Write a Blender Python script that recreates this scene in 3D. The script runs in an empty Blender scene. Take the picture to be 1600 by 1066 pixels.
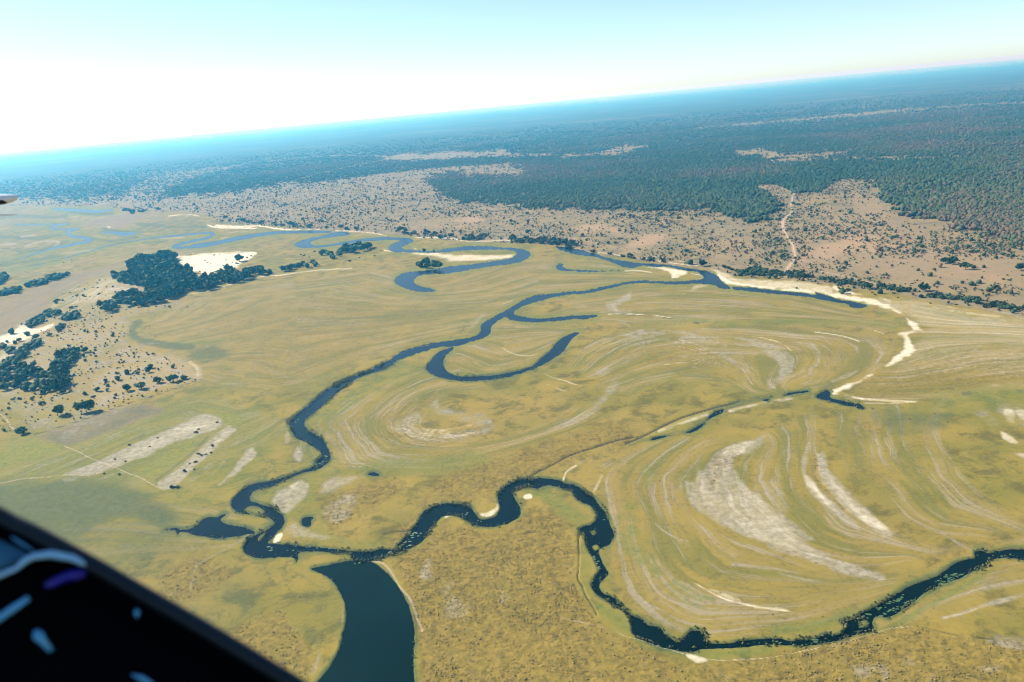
import bpy, math, random
import numpy as np
from mathutils import Vector, Matrix

# ------------------------------------------------------------------ camera, sky, sun, exposure
SC = bpy.context.scene
COL = SC.collection
H, FPX = 300.0, 1300.0                       # flying height in metres, focal length in photograph pixels
PITCH, ROLL = math.atan(372.0 / FPX), math.atan(148.0 / 1600.0)
SUN_EL, SUN_AZ = math.radians(36), math.radians(-62)      # azimuth from +Y, clockwise positive

R0 = np.array([1.0, 0, 0]); F = np.array([0, math.cos(PITCH), -math.sin(PITCH)]); U0 = np.array([0, math.sin(PITCH), math.cos(PITCH)])
RT = math.cos(ROLL) * R0 - math.sin(ROLL) * U0
UP = math.sin(ROLL) * R0 + math.cos(ROLL) * U0

cam = bpy.data.cameras.new('camera'); camo = bpy.data.objects.new('camera', cam); COL.objects.link(camo)
m = Matrix.Identity(4)
for i in range(3):
    m[i][0], m[i][1], m[i][2] = RT[i], UP[i], -F[i]
m[2][3] = H
camo.matrix_world = m
cam.sensor_width = 36; cam.lens = 36 * FPX / 1600
cam.clip_start = 0.02; cam.clip_end = 250000
cam.dof.use_dof = True; cam.dof.focus_distance = 1400; cam.dof.aperture_fstop = 4.0
SC.camera = camo
SC.render.resolution_x, SC.render.resolution_y = 1024, 682

w = bpy.data.worlds.new('World'); SC.world = w; w.use_nodes = True
wn = w.node_tree.nodes; wl = w.node_tree.links
sky = wn.new('ShaderNodeTexSky'); sky.sky_type = 'NISHITA'; sky.sun_disc = False
sky.sun_elevation = SUN_EL; sky.sun_rotation = SUN_AZ % (2 * math.pi)
sky.altitude = 1000; sky.air_density = 0.8; sky.dust_density = 0.8; sky.ozone_density = 3.5
wn['Background'].inputs['Strength'].default_value = 0.088
wl.new(sky.outputs[0], wn['Background'].inputs[0])

sun = bpy.data.lights.new('sun', 'SUN'); sun.energy = 4.3; sun.angle = math.radians(0.53); sun.color = (1.0, 0.94, 0.84)
so = bpy.data.objects.new('sun', sun); COL.objects.link(so)
SDIR = Vector((math.sin(SUN_AZ) * math.cos(SUN_EL), math.cos(SUN_AZ) * math.cos(SUN_EL), math.sin(SUN_EL)))
so.rotation_euler = SDIR.to_track_quat('Z', 'Y').to_euler(); so.location = (-50, 0, 400)

SC.view_settings.view_transform = 'Standard'; SC.view_settings.look = 'None'
SC.view_settings.exposure = 1.2; SC.view_settings.gamma = 1.0; SC.view_settings.use_curve_mapping = False
SC.render.engine = 'CYCLES'
SC.cycles.max_bounces = 6; SC.cycles.diffuse_bounces = 2; SC.cycles.glossy_bounces = 2
SC.cycles.volume_bounces = 0; SC.cycles.transparent_max_bounces = 8; SC.cycles.use_denoising = True
SC.cycles.filter_width = 1.2

random.seed(7); RNG = np.random.default_rng(11)

# ------------------------------------------------------------------ helpers
def rays(px):
    px = np.atleast_2d(np.asarray(px, float))
    u = (px[:, 0] - 800) / FPX; v = (533 - px[:, 1]) / FPX
    return F + u[:, None] * RT + v[:, None] * UP

def at(px):
    """photograph pixels -> where they lie on the flat ground, in metres"""
    d = rays(px)
    dz = np.minimum(d[:, 2], -0.0035)
    return d[:, :2] * (-H / dz)[:, None]

def P(s, x0=0, y0=0, k=1.0):
    """'x,y x,y ...' read off an enlargement (origin x0,y0, scale k) -> photograph pixels"""
    a = np.array([[float(c) for c in q.split(',')] for q in s.split()])
    return np.array([x0, y0]) + a / k

def smooth(p, closed=False, n=3):
    p = np.asarray(p, float)
    if len(p) < 3: return p
    if closed: q = np.vstack([p[-1], p, p[:2]])
    else: q = np.vstack([2 * p[0] - p[1], p, 2 * p[-1] - p[-2]])
    out = []
    for i in range(1, len(q) - 2):
        a, b, c, d = q[i - 1], q[i], q[i + 1], q[i + 2]
        for j in range(n):
            t = j / n
            out.append(0.5 * (2 * b + (c - a) * t + (2 * a - 5 * b + 4 * c - d) * t * t + (3 * b - a - 3 * c + d) * t ** 3))
    if not closed: out.append(q[-2])
    return np.array(out)

def hash2(ix, iy, seed):
    h = (ix.astype(np.int64) * 374761393 + iy.astype(np.int64) * 668265263 + seed * 1442695041) & 0xffffffff
    h = ((h ^ (h >> 13)) * 1274126177) & 0xffffffff
    return ((h ^ (h >> 16)) & 0xffff) / 65535.0

def vnoise(x, y, seed=0):
    ix, iy = np.floor(x), np.floor(y); fx, fy = x - ix, y - iy
    fx = fx * fx * (3 - 2 * fx); fy = fy * fy * (3 - 2 * fy)
    a, b = hash2(ix, iy, seed), hash2(ix + 1, iy, seed); c, d = hash2(ix, iy + 1, seed), hash2(ix + 1, iy + 1, seed)
    return (a + (b - a) * fx) * (1 - fy) + (c + (d - c) * fx) * fy

def fbm(x, y, lam, octv=3, seed=0):
    r = 0; amp = 1; tot = 0; f = 1 / lam
    for o in range(octv):
        r = r + amp * vnoise(x * f + 17 * o, y * f - 9 * o, seed + o); tot += amp; amp *= 0.5; f *= 2.03
    return r / tot * 2 - 1

def sstep(a, b, x):
    t = np.clip((x - a) / (b - a), 0, 1)
    return t * t * (3 - 2 * t)

# ------------------------------------------------------------------ ground vertices: rings about the point below the aircraft, finer ahead
daz = math.radians(0.089)
az = [math.radians(-41)]
while az[-1] < math.radians(41): az.append(az[-1] + daz)
full = 2 * math.pi + az[0]; step = math.radians(0.3)
while az[-1] < full - step:
    az.append(az[-1] + step); step = min(step * 1.25, math.radians(4))
az = np.array(az[:-1] if full - az[-1] < math.radians(0.1) else az)
dep = [math.radians(52)]
while dep[-1] > math.radians(4): dep.append(dep[-1] - math.radians(0.072))
while dep[-1] > math.radians(0.26): dep.append(dep[-1] - math.radians(0.05))
dep = np.array([math.radians(70), math.radians(58)] + dep)
NA, NR = len(az), len(dep)
RAD = H / np.tan(dep)
AZ2, RR = np.meshgrid(az, RAD)
GX, GY = (RR * np.sin(AZ2)).ravel(), (RR * np.cos(AZ2)).ravel()
GR = RR.ravel(); SL = np.hypot(GR, H); SCL = SL / FPX             # metres that one photograph pixel spans there
NV = GX.size
n8 = fbm(GX, GY, 8, 3, 3); n3 = fbm(GX, GY, 3.2, 2, 13); n40 = fbm(GX, GY, 40, 3, 5); n200 = fbm(GX, GY, 200, 3, 9); n1k = fbm(GX, GY, 1100, 4, 21)
DETAIL = np.where(SCL < 1.2, n8, np.where(SCL < 4, n40, n200)) * 0.6 + n40 * 0.4

def feature(px, closed, margin):
    """distance of the ground vertices near an outline or a line, in pixels' worth of ground (negative inside a closed one)"""
    g = at(px)
    b = np.vstack([g, g[:1]]) if closed else g
    mid = (b[1:] + b[:-1]) / 2
    mr = np.hypot(mid[:, 0], mid[:, 1]); sl = np.hypot(mr, H)
    mm = margin * (sl / FPX) * (sl / H)
    lo = (np.minimum(b[1:], b[:-1]) - mm[:, None]); hi = (np.maximum(b[1:], b[:-1]) + mm[:, None])
    idx = np.nonzero((GX > lo[:, 0].min()) & (GX < hi[:, 0].max()) & (GY > lo[:, 1].min()) & (GY < hi[:, 1].max()))[0]
    if idx.size == 0: return idx, np.zeros(0)
    x, y = GX[idx], GY[idx]
    d2 = np.full(idx.size, 1e12)
    inside = np.zeros(idx.size, bool)
    for i in range(len(b) - 1):
        A, B = b[i], b[i + 1]
        if closed and A[1] != B[1]:
            c = ((A[1] > y) != (B[1] > y))
            inside ^= c & (x < (B[0] - A[0]) * (y - A[1]) / (B[1] - A[1]) + A[0])
        s = (x > lo[i, 0]) & (x < hi[i, 0]) & (y > lo[i, 1]) & (y < hi[i, 1])
        k = np.nonzero(s)[0]
        if k.size == 0: continue
        el = np.array([mid[i, 1], -mid[i, 0]]) / mr[i]; er = mid[i] / mr[i]
        sc = np.minimum(sl[i] / FPX, SCL[idx[k]]); al, ar = 1 / sc, H / (sc * FPX) / sc
        qx, qy = x[k] - A[0], y[k] - A[1]
        a1, a2 = (qx * el[0] + qy * el[1]) * al, (qx * er[0] + qy * er[1]) * ar
        v = B - A; v1, v2 = v @ el * al, v @ er * ar
        t = np.clip((a1 * v1 + a2 * v2) / np.maximum(v1 * v1 + v2 * v2, 1e-9), 0, 1)
        dd = (a1 - t * v1) ** 2 + (a2 - t * v2) ** 2
        d2[k] = np.minimum(d2[k], dd)
    d = np.minimum(np.sqrt(d2), margin)
    return idx, np.where(inside, -d, d) if closed else d

# ------------------------------------------------------------------ water: traced shorelines
C2, C3, C4 = (600, 340, 4), (900, 360, 4), (1200, 380, 4)
C5, C6, C7, C8, C9 = (330, 560, 4), (250, 720, 4), (600, 700, 4), (880, 800, 4), (1200, 800, 4)
CB, CA, CT = (300, 330, 4), (0, 290, 4), (1000, 580, 4)
LK = (400, 850, 4.937)
WATER = []
def body(name, label, *parts): WATER.append((name, label, [np.asarray(p) for p in parts]))

body('river_water', 'calm blue river reach that curls round the pale bar at the foot of the upland',
  np.vstack([P('1075,180 1150,185 1220,200 1320,225', *C2), P('200,172 300,190 400,205 520,212 620,222 720,240 800,250 850,265 890,290 905,312 960,352 960,366 890,358 880,342 800,335 720,331 620,336 520,331 440,327 340,332 240,356 140,378 60,392', *C3),
    P('1200,476 1120,487 1060,497 1000,511 940,527 880,547 840,567 812,596 822,608 870,620 940,630 1020,628 1100,620 1180,613 1260,610 1340,613 1260,630 1180,632 1100,642 1020,650 940,652 860,648 800,640 762,622 740,627 700,652 672,682 666,712 640,742 582,764 520,782 470,797 420,806 360,807 280,827 200,852 120,882 60,907', *C2),
    P('1190,0 1120,48 1040,80 960,105 900,130 850,175 790,215 740,255 690,300 640,340 600,370 580,400 590,430 620,460 680,490 710,520 730,560 745,610 735,640 690,680 640,700 570,715 500,740 420,780 370,800 310,810 260,830 245,860 245,885 280,905 350,925 420,945', *C5),
    P('720,310 760,335 775,360 770,400 740,440 700,480 670,510 720,520 820,520 900,530 1000,535 1100,550 1180,560 1260,566 1330,560 1400,545 1440,555 1500,545 1520,520 1540,480 1570,430', *C6),
    P('60,630 110,600 150,550 180,500 210,465 225,430 260,390 300,365 360,350 420,345 490,350 540,370 570,410 600,440 640,440 690,430 715,400 725,370 720,330 715,290 740,255 790,220 840,200 920,195 1000,188 1080,200 1140,220 1200,235 1250,265 1310,310 1340,350 1380,400 1405,450 1415,490 1440,540 1410,600 1370,620 1345,640 1350,680 1380,740 1405,790 1360,830 1350,870 1380,910 1440,935', *C7),
    P('340,560 380,600 430,640 490,670 540,710 600,715 640,760 680,790 720,813 750,790 800,740 870,745 895,790 900,815 1000,818 1080,808 1160,798 1250,790', *C8),
    P('60,785 140,802 220,795 300,787 360,760 410,770 470,750 480,710 455,685 500,675 545,670 560,650 620,615 700,575 780,530 840,490 900,460 980,430 1060,400 1110,365 1160,325 1220,300 1290,285 1290,250 1340,240 1380,255 1440,240 1520,230 1600,228 1760,215 1760,330 1600,305 1540,290 1460,285 1400,300 1360,340 1280,370 1180,415 1100,440 1000,490 960,515 930,548 860,590 800,630 750,660 700,645 660,660 650,690 660,740 600,750 540,765 470,790 400,810 300,828 200,835 90,830', *C9),
    P('1200,834 1080,847 960,852 860,857 790,872 720,862 620,842 540,812 460,782 430,742 420,682 390,627 330,592', *C8),
    P('1430,990 1400,955 1340,920 1300,880 1295,840 1320,800 1340,770 1330,740 1310,690 1280,650 1260,600 1250,545 1220,530 1215,510 1250,485 1290,480 1320,455 1330,420 1310,380 1270,350 1220,330 1190,295 1180,265 1130,255 1080,240 1020,230 960,250 900,240 840,250 810,275 815,310 840,350 855,390 850,420 820,450 760,475 690,490 620,490 560,475 510,450 460,425 410,420 360,430 320,470 290,520 260,560 220,600 150,630 80,660 10,678', *C7),
    P('1400,605 1330,625 1270,636 1210,626 1205,600 1180,580 1120,575 1040,570 960,565 880,570 862,590 862,612 850,635 840,605 780,600 700,605 640,607 600,605 540,580 520,545 540,500 570,475 600,460 640,440 680,425 715,400 720,380 690,355 660,340 600,335 540,330 490,320 465,290 455,255 480,215 520,185 580,145', *C6),
    P('330,770 400,760 470,735 540,710 600,690 640,670 660,640 690,610 685,580 660,560 620,545 590,520 540,500 515,470 500,430 495,395 510,375 550,340 600,300 640,265 690,220 740,185 800,150 880,115 960,85 1050,45 1120,10', *C5),
    P('60,868 120,840 200,815 280,795 340,779 430,770 480,760 540,748 590,730 605,705 610,670 660,635 720,600 780,570 830,540 880,510 930,492 1000,480 1100,468 1200,455', *C2),
    P('0,380 80,372 160,355 240,335 320,320 400,312 480,315 560,318 640,318 720,312 780,308 800,296 785,275 750,258 700,252 640,240 560,222 500,228 420,218 360,232 300,228 240,205', *C3),
    P('1330,246 1250,240 1150,215 1090,195', *C2)]))
body('river_water', 'straight thin river arm lying below the white beach',
  np.vstack([P('985,352 1040,355 1120,360 1200,372 1300,382 1400,390 1500,402', *C3), P('300,308 400,335 440,352 520,362 600,380 620,390 585,405 520,398 490,380 420,368 340,352 240,335 120,322 0,310', *C4), P('1100,380 1040,375 985,366', *C3)]))
body('oxbow_lake', 'deep blue hook shaped oxbow in the middle of the meadow',
  P('440,812 380,822 340,842 310,870 285,900 265,940 290,970 340,995 420,1012 520,1020 620,1018 720,1005 820,980 900,955 960,935 1010,910 1060,880 1100,850 1140,810 1165,770 1200,740 1230,715 1180,720 1130,740 1100,760 1070,790 1050,820 1020,850 990,870 960,900 930,925 880,945 800,965 720,980 620,990 520,992 440,980 390,955 370,920 370,890 385,860 420,832', *C2))
body('river_water', 'far S shaped river bend passing the small clump of trees',
  P('0,120 80,125 160,130 185,150 150,165 115,180 120,195 160,200 240,205 340,204 380,195 460,185 540,178 640,178 740,185 820,190 880,200 915,220 905,245 870,270 820,285 740,295 640,308 540,325 460,340 380,350 300,352 230,360 195,380 190,405 220,425 280,440 330,455 290,464 220,462 150,447 90,422 65,395 80,370 130,345 200,335 260,330 330,320 400,305 480,298 560,288 640,278 720,268 790,255 830,235 825,213 790,203 700,200 600,200 500,206 420,213 340,217 240,217 140,217 60,212 35,195 40,175 80,155 95,140 0,137', *C2))
body('river_water', 'pale blue far loop of the river in front of the sandy foot of the upland',
  P('640,212 660,195 700,178 760,165 830,150 880,135 940,128 990,140 960,150 890,160 830,167 770,180 740,195 760,213 830,211 900,201 980,187 1060,174 1140,164 1200,162 1200,180 1060,190 960,205 860,220 760,227 680,229', *CB))
body('river_water', 'thin far river arm along the pale bank under the upland thicket',
  P('0,210 160,185 300,155 440,135 560,125 800,121 880,128 820,137 600,139 450,153 300,179 150,206 0,229', *CB))
body('oxbow_lake', 'small blue hook shaped pool in the far meadow',
  P('1075,305 1090,292 1120,290 1118,305 1150,320 1220,328 1350,332 1500,330 1350,337 1220,336 1120,330 1085,322', *C2))
body('lake', 'broad dark teal lake at the bottom edge',
  P('430,185 560,160 680,130 760,128 880,132 940,160 1000,210 1060,270 1110,340 1150,420 1190,500 1205,580 1220,660 1220,760 1215,900 1220,1066 1230,1300 700,1300 440,1160 480,1066 530,1000 580,930 620,860 650,780 670,690 690,600 690,500 680,440 650,380 610,310 560,260 500,225 460,205', *LK))
body('pond', 'dark fish shaped pond beside the river junction',
  P('20,430 100,420 140,432 200,420 240,395 270,365 310,350 350,352 410,330 380,365 400,392 460,400 530,415 580,435 590,450 560,457 500,467 400,482 320,476 240,466 160,445 122,442 110,462 98,432', *C6))
body('pond', 'tiny round dark pond between the pale bare patches', P('888,372 908,352 958,350 942,376 946,402 915,409 890,397', *C6))
body('pond', 'forked dark pool where the white sand bank ends',
  P('1100,155 1150,125 1185,125 1192,163 1260,180 1340,200 1365,195 1392,215 1402,236 1340,224 1260,210 1190,187 1130,172', *CT))
body('pond', 'narrow dark pool in the dry channel', P('280,386 340,355 400,318 425,290 470,250 530,233 505,265 440,292 412,318 380,352 330,380', *CT))
body('pond', 'thread of dark water left in the dry channel close to the sand bank', P('895,148 960,128 1050,119 1048,128 960,141 900,152', *CT))
body('pond', 'dark spot of water in the middle of the dry channel', P('762,180 800,168 832,160 810,178 790,186', *CT))
body('pond', 'thin dark pool at the lower end of the dry channel', P('60,424 120,406 190,398 150,412 90,428', *CT))
body('pond', 'small dark slit of water in the lush meadow right of the river', P('975,722 1015,712 1048,728 1010,731', *C5))
def ribbon(p, wd, n=3):
    p = smooth(p, False, n); t = np.gradient(p, axis=0); nn = np.stack([-t[:, 1], t[:, 0]], 1) / np.maximum(np.linalg.norm(t, axis=1), 1e-6)[:, None]
    wv = np.asarray(wd, float) if np.ndim(wd) else np.full(len(p), wd, float)
    wv = np.interp(np.linspace(0, 1, len(p)), np.linspace(0, 1, len(wv)), wv)
    return np.vstack([p + nn * wv[:, None] / 2, (p - nn * wv[:, None] / 2)[::-1]])
FAR = [('zigzag far channel near the left edge', '0,480 150,450 300,400 420,375 520,355 572,340 520,325 460,318 420,300 430,282 490,272', [1, 2, 3, 4, 4, 4, 4, 3], CA),
  ('faint far channel above the zigzag one', '490,272 320,270 340,255 430,238 350,241 100,245', [2, 2, 2.5, 2, 1.5], CA),
  ('long thin far channel that crosses the plain left of the white sand', '60,525 200,500 380,460 560,410 700,370 850,345 1000,325 1200,303 1330,297 1300,325 1180,352 1080,384 1250,382 1400,355 1600,315', [1, 1.2, 1.5, 1.5, 2, 3, 4, 4, 3.2, 2], CA),
  ('pale far pool below the distant brown field', '620,295 690,292 760,303 845,298', [1.5, 3, 6, 4], CA),
  ('pale blue water streak far off by the left shoreline trees', '330,146 430,152 520,156 600,163 700,152', [2, 4, 4, 4, 2], CA)]
for lab, s, wd, z in FAR:
    body('river_water', lab, ribbon(P(s, *z), wd))
# low vegetated islets standing in the river
ISLETS = [P('540,292 570,280 620,288 655,312 640,332 590,334 550,322 530,305', *C6), P('612,482 640,455 668,440 640,480 618,500', *C6),
  P('1290,528 1310,512 1330,528 1310,545', *C7), P('1300,615 1330,600 1350,625 1320,640', *C7), P('570,690 600,670 630,690 610,720 580,715', *C9)]

WD = np.full(NV, 30.0); WID = np.full(NV, -1, int)
for k, (nm, lab, parts) in enumerate(WATER):
    for p in parts:
        i, d = feature(smooth(p, True, 3) if nm != 'river_water' or len(p) < 300 else smooth(p, True, 2), True, 24)
        d = d + np.where(SCL[i] < 1.6, n8[i] * .8 + n3[i] * 1.1 + n40[i] * .8, DETAIL[i] * .4)
        b = d < WD[i]
        WID[i[b]] = k; WD[i[b]] = d[b]
for p in ISLETS:
    i, d = feature(smooth(p, True, 3), True, 12)
    WD[i] = np.maximum(WD[i], -(d + DETAIL[i]))

# ------------------------------------------------------------------ land cover: where each kind of ground lies
FLOW = ['flow', 'across', 'along']
MASKS = ['lush', 'gold', 'wet_and_dimmed', 'grey', 'sand', 'red', 'wood', 'crop', 'track', 'dark_edge', 'clay', 'upland']
M = {k: np.zeros(NV, np.float32) for k in MASKS + FLOW}
CUT = np.zeros(NV, np.float32)                       # small steps and ditches, metres down
def put(name, i, v): M[name][i] = np.maximum(M[name][i], v)
def area(name, px, soft=3.0, s=1.0, rough=1.5, sub=False, n=3):
    if name in ('grey', 'gold', 'wet_and_dimmed', 'crop', 'lush', 'clay'): soft, rough = soft * 1.8 + 1, rough * 1.3
    if name == 'sand': soft, rough = soft * 1.3 + .6, rough * 1.5 + 1
    i, d = feature(smooth(px, True, n), True, soft * 2 + rough * 3 + 4)
    if i.size == 0: return
    v = s * sstep(soft, -soft, d + DETAIL[i] * rough + n40[i] * rough * 0.5)
    if sub: M[name][i] = M[name][i] * (1 - v)
    else: put(name, i, v)
def line(name, px, wd=2.0, s=1.0, soft=1.0, breakup=0.0, cut=0.0, n=3):
    p = smooth(px, False, n)
    i, d = feature(p, False, wd / 2 + soft * 2 + 2)
    if i.size == 0: return
    v = s * sstep(wd / 2 + soft, max(wd / 2 - soft, 0), d + DETAIL[i] * 0.5 * min(1, wd / 3))
    if breakup: v = v * sstep(-breakup, 1 - breakup, n40[i] + 0.7 * n8[i] + 0.4)
    put(name, i, v)
    if cut: CUT[i] = np.maximum(CUT[i], cut * v)
def fan(name, A, B, n, wd, s, soft=1.5, breakup=0.5, seed=1):
    """old scroll bars: lines between a first and a last one"""
    r = random.Random(seed); A, B = smooth(A, False, 6), smooth(B, False, 6)
    ta = np.linspace(0, 1, 26)
    rs = lambda p: np.stack([np.interp(ta, np.linspace(0, 1, len(p)), p[:, j]) for j in (0, 1)], 1)
    A, B = rs(A), rs(B)
    n = int(n * 1.9)
    for k in range(n):
        t = min(1, max(0, (k + r.uniform(-.3, .3)) / max(n - 1, 1)))
        a = r.randint(0, 8); b = r.randint(17, 26)
        line(name, ((1 - t) * A + t * B)[a:b], wd * r.uniform(.5, 1.4), s * r.uniform(.6, 1.25), soft, breakup * .6, n=1)

def flow(A, B, fade=14.0, wt=1.0):
    """old meander lines: each vertex between two lines learns how far across and along them it lies"""
    A, B = smooth(A, False, 4), smooth(B, False, 4); i, d = feature(np.vstack([A, B[::-1]]), True, 12)
    k = d < 3; i, d = i[k], d[k]
    def near(L):
        g_ = at(L); sl = np.concatenate([[0], np.cumsum(np.linalg.norm(np.diff(g_, axis=0), axis=1))]); best = np.full(i.size, 1e12); ss = np.zeros(i.size)
        for j in range(len(g_) - 1):
            v = g_[j + 1] - g_[j]; t = np.clip(((GX[i] - g_[j, 0]) * v[0] + (GY[i] - g_[j, 1]) * v[1]) / max(v @ v, 1e-9), 0, 1)
            q = np.hypot(GX[i] - g_[j, 0] - t * v[0], GY[i] - g_[j, 1] - t * v[1]); m_ = q < best; best[m_] = q[m_]; ss[m_] = sl[j] + t[m_] * np.sqrt(v @ v)
        return best, ss / sl[-1], sl[-1]
    da, sa, la = near(A); db, sb, lb = near(B); t = da / np.maximum(da + db, .1)
    wgt = wt * sstep(3, -fade, d)
    m_ = wgt > M['flow'][i]; q = i[m_]
    M['flow'][q] = wgt[m_]; M['across'][q] = (t * np.median(da + db))[m_] + n40[q] * 5 + n200[q] * 14; M['along'][q] = (((1 - t) * sa + t * sb) * (la + lb) / 2)[m_]

BANK = P('-700,380 -200,345 0,322 60,322 150,322 200,327 260,331 320,333 345,346 420,353 500,359 560,363 620,366 680,373 740,378 800,380 870,384 900,390 960,401 1040,413 1100,421 1150,431 1230,435 1290,445 1350,452 1400,459 1450,470 1500,478 1560,488 1620,500 1800,530 2300,600')
hz = lambda x: 241 - 0.0925 * x
UPL = np.vstack([BANK, [(2300, hz(2300) + 5), (1600, hz(1600) + 4), (800, hz(800) + 4), (0, hz(0) + 4), (-700, hz(-700) + 5)]])
area('upland', UPL, 1.5, 1, 1.5, n=2)
FOREST = P('-700,330 0,311 70,311 140,309 200,306 270,306 330,303 370,297 440,287 520,283 640,268 720,262 790,258 830,262 800,275 700,272 668,280 690,300 720,313 770,318 830,322 900,324 960,326 1010,325 1060,328 1110,328 1140,335 1170,342 1205,333 1218,322 1200,304 1188,290 1215,292 1245,300 1285,296 1318,278 1362,281 1380,300 1385,318 1420,332 1460,340 1520,352 1570,368 1640,392 1900,440 2300,520')
FOREST = np.vstack([FOREST, [(2300, hz(2300) + 5), (1600, hz(1600) + 4), (800, hz(800) + 4), (0, hz(0) + 4), (-700, hz(-700) + 5)]])
area('wood', FOREST, 9, 1, 7, n=2)
CLEAR = [P('600,246 640,239 668,241 700,236 750,237 790,234 800,239 880,240 940,238 960,229 1012,226 1000,233 950,244 880,245 780,245 700,249 620,251'),
  P('1140,240 1175,232 1215,238 1260,238 1335,233 1325,240 1262,248 1240,252 1205,248 1180,243'),
  P('190,305 215,284 260,268 330,260 380,258 330,270 285,288 255,302 225,310'),
  P('1185,291 1220,293 1240,300 1238,316 1222,312'), P('1240,250 1330,246 1480,243 1480,247 1330,251'),
  P('600,200 700,192 830,180 960,170 1110,156 1120,159 960,174 830,185 700,197'), P('1150,196 1250,188 1400,168 1420,171 1260,193')]
for c, a_ in zip(CLEAR, (.85, .9, .5, .8, .75, .35, .4)): area('wood', c, 3.5, a_, 3.5, sub=True, n=2)
for s, wd, a in [('530,284 580,277 640,270 700,264 760,261 800,258', 3.5, .9), ('460,282 540,262 620,246', 2, .5), ('420,252 520,243 600,244', 2, .5), ('330,270 420,247 520,236', 2, .4),
                 ('1090,200 1300,182 1500,165 1600,160', 3, .5), ('1200,165 1420,145 1600,130', 2, .4), ('700,205 900,190 1150,178', 2, .3), ('860,215 1100,205 1300,200', 2, .3)]:
    p = smooth(P(s)); i, d = feature(p, False, wd + 4)
    M['wood'][i] *= 1 - a * sstep(wd, wd * .3, d + DETAIL[i] * 1.5)
# bare reddish earth on the slope
for s, a in [('908,352 925,348 950,351 975,360 970,366 940,364 905,366', .9), ('975,385 1005,368 1040,366 1040,374 1000,385', .9), ('1240,412 1275,385 1330,370 1380,370 1420,385 1405,395 1340,395 1290,405', .9),
             ('1270,420 1330,405 1400,398 1440,410 1380,420 1300,428', .5), ('1440,420 1500,410 1580,430 1560,450 1480,440', .55), ('700,348 740,335 760,345 740,352', .8), ('620,352 700,345 690,360 640,362', .4),
             ('1100,378 1160,372 1190,385 1150,392', .5), ('1330,300 1370,310 1400,345 1370,370 1340,350', .45), ('1100,395 1150,385 1200,392 1210,402 1130,408', .4), ('330,335 400,322 500,335 420,340', .3), ('840,322 870,318 880,328 850,332', .6)]:
    area('clay', P(s), 5, a, 4)
area('clay', P('1250,350 1330,330 1450,350 1600,400 1600,470 1400,445 1240,420'), 14, .45, 8)
line('track', P('1240,302 1236,320 1238,330 1228,340 1223,346 1224,358 1231,371 1239,384 1241,396 1243,402 1236,412 1230,420 1228,428'), 2.2, .95, .7)
line('clay', P('1223,346 1224,358 1231,371 1239,384 1241,396 1243,402 1236,412 1230,420 1228,430'), 8, .8, 4)
line('track', P('1205,250 1212,256 1215,262'), 1.8, .9, .7); line('track', P('1216,292 1230,296 1240,302'), 1.2, .7, .7)
line('track', P('860,366 900,373 960,386 1030,402 1090,413 1140,420 1180,424'), 1.0, .75, .6, .2)
line('track', P('1280,424 1310,430 1345,438 1400,452'), 1.2, .7, .6)
line('track', P('1420,455 1500,474 1600,496'), 1.0, .5, .6)

# white and pale sand
area('sand', P('815,238 900,250 1000,292 1100,302 1250,312 1400,322 1500,332 1600,350 1600,420 1500,398 1400,386 1300,378 1200,369 1100,356 1000,348 910,340 900,300 865,262', *C3), 2, .62, 1)
area('sand', P('0,270 200,285 350,300 430,315 520,325 620,340 700,365 800,410 860,450 900,490 950,530 970,545 890,570 900,620 920,680 850,710 780,760 700,800 620,850 540,890 470,920 415,950 402,940 430,910 500,880 580,850 660,810 740,760 800,710 840,680 850,630 840,590 812,570 840,555 900,540 880,490 830,455 780,425 720,400 640,390 560,370 480,355 400,338 300,312 150,296 0,285', *C4), 2, .85, 3)
area('sand', P('870,270 1000,320 1150,345 1300,362 1500,385 1600,405 1600,412 1400,385 1200,365 1000,342 910,330', *C3), 1.5, 1, 1)
area('sand', P('420,262 520,300 600,325 520,320 440,300 400,275', *C4), 1.5, .8, 1)
for s, wd, a in [('700,345 850,385 1000,400 1200,430 1400,455 1600,470', 4, .6), ('900,430 1100,450 1300,470 1600,490', 5, .5), ('800,380 950,370 1100,395 1300,425 1600,440', 4, .45), ('480,950 600,975 750,985 880,990 985,996', 3, .8), ('600,1000 750,1003 880,995', 2, .6),
                 ('1010,965 1150,910 1320,890 1600,885', 4, .5), ('420,700 520,600', 2, 0)]:
    line('sand', P(s, *C4), wd, a, 1.5, .3)
area('sand', P('880,380 1050,395 1250,430 1500,455 1600,470 1900,520 1900,590 1600,540 1300,510 1050,480 950,440', *C4), 8, .38, 4)
ZW = (160, 360, 6.66)
area('sand', P('748,268 900,265 1050,250 1150,240 1300,240 1500,225 1595,232 1540,290 1460,350 1380,390 1250,405 1160,440 1120,500 1060,485 1000,440 930,445 860,440 800,460 765,410 770,340', *ZW), 1.5, 1, 1.2)
area('sand', P('940,430 1010,430 1060,490 1000,530 960,500', *ZW), 2, .5, 1)
area('sand', P('20,945 100,895 160,875 240,895 330,862 300,900 230,935 150,975 60,1000 0,1010 0,975', *CA), 2, .85, 2)
area('sand', P('0,1000 100,985 170,960 120,1040 0,1110', *CA), 3, .45, 3)
area('sand', P('340,700 480,640 640,560 760,560 900,640 700,720 560,740 400,740 320,760', *CA), 8, .4, 5)
line('sand', P('560,695 640,670 700,720 600,760', *CA), 5, .4, 3)
for s, wd, a in [('1295,245 1330,258 1400,264 1480,266 1600,268', 2.2, .95), ('1050,190 1180,182 1240,190', 1.5, .8), ('1395,298 1480,290 1600,290', 1.5, .5), ('1380,330 1440,325', 3, .5), ('680,190 560,220 540,245', 2, .3), ('670,258 690,260', 2, .9)]:
    line('sand', P(s, *CA), wd, a, .8)
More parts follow.
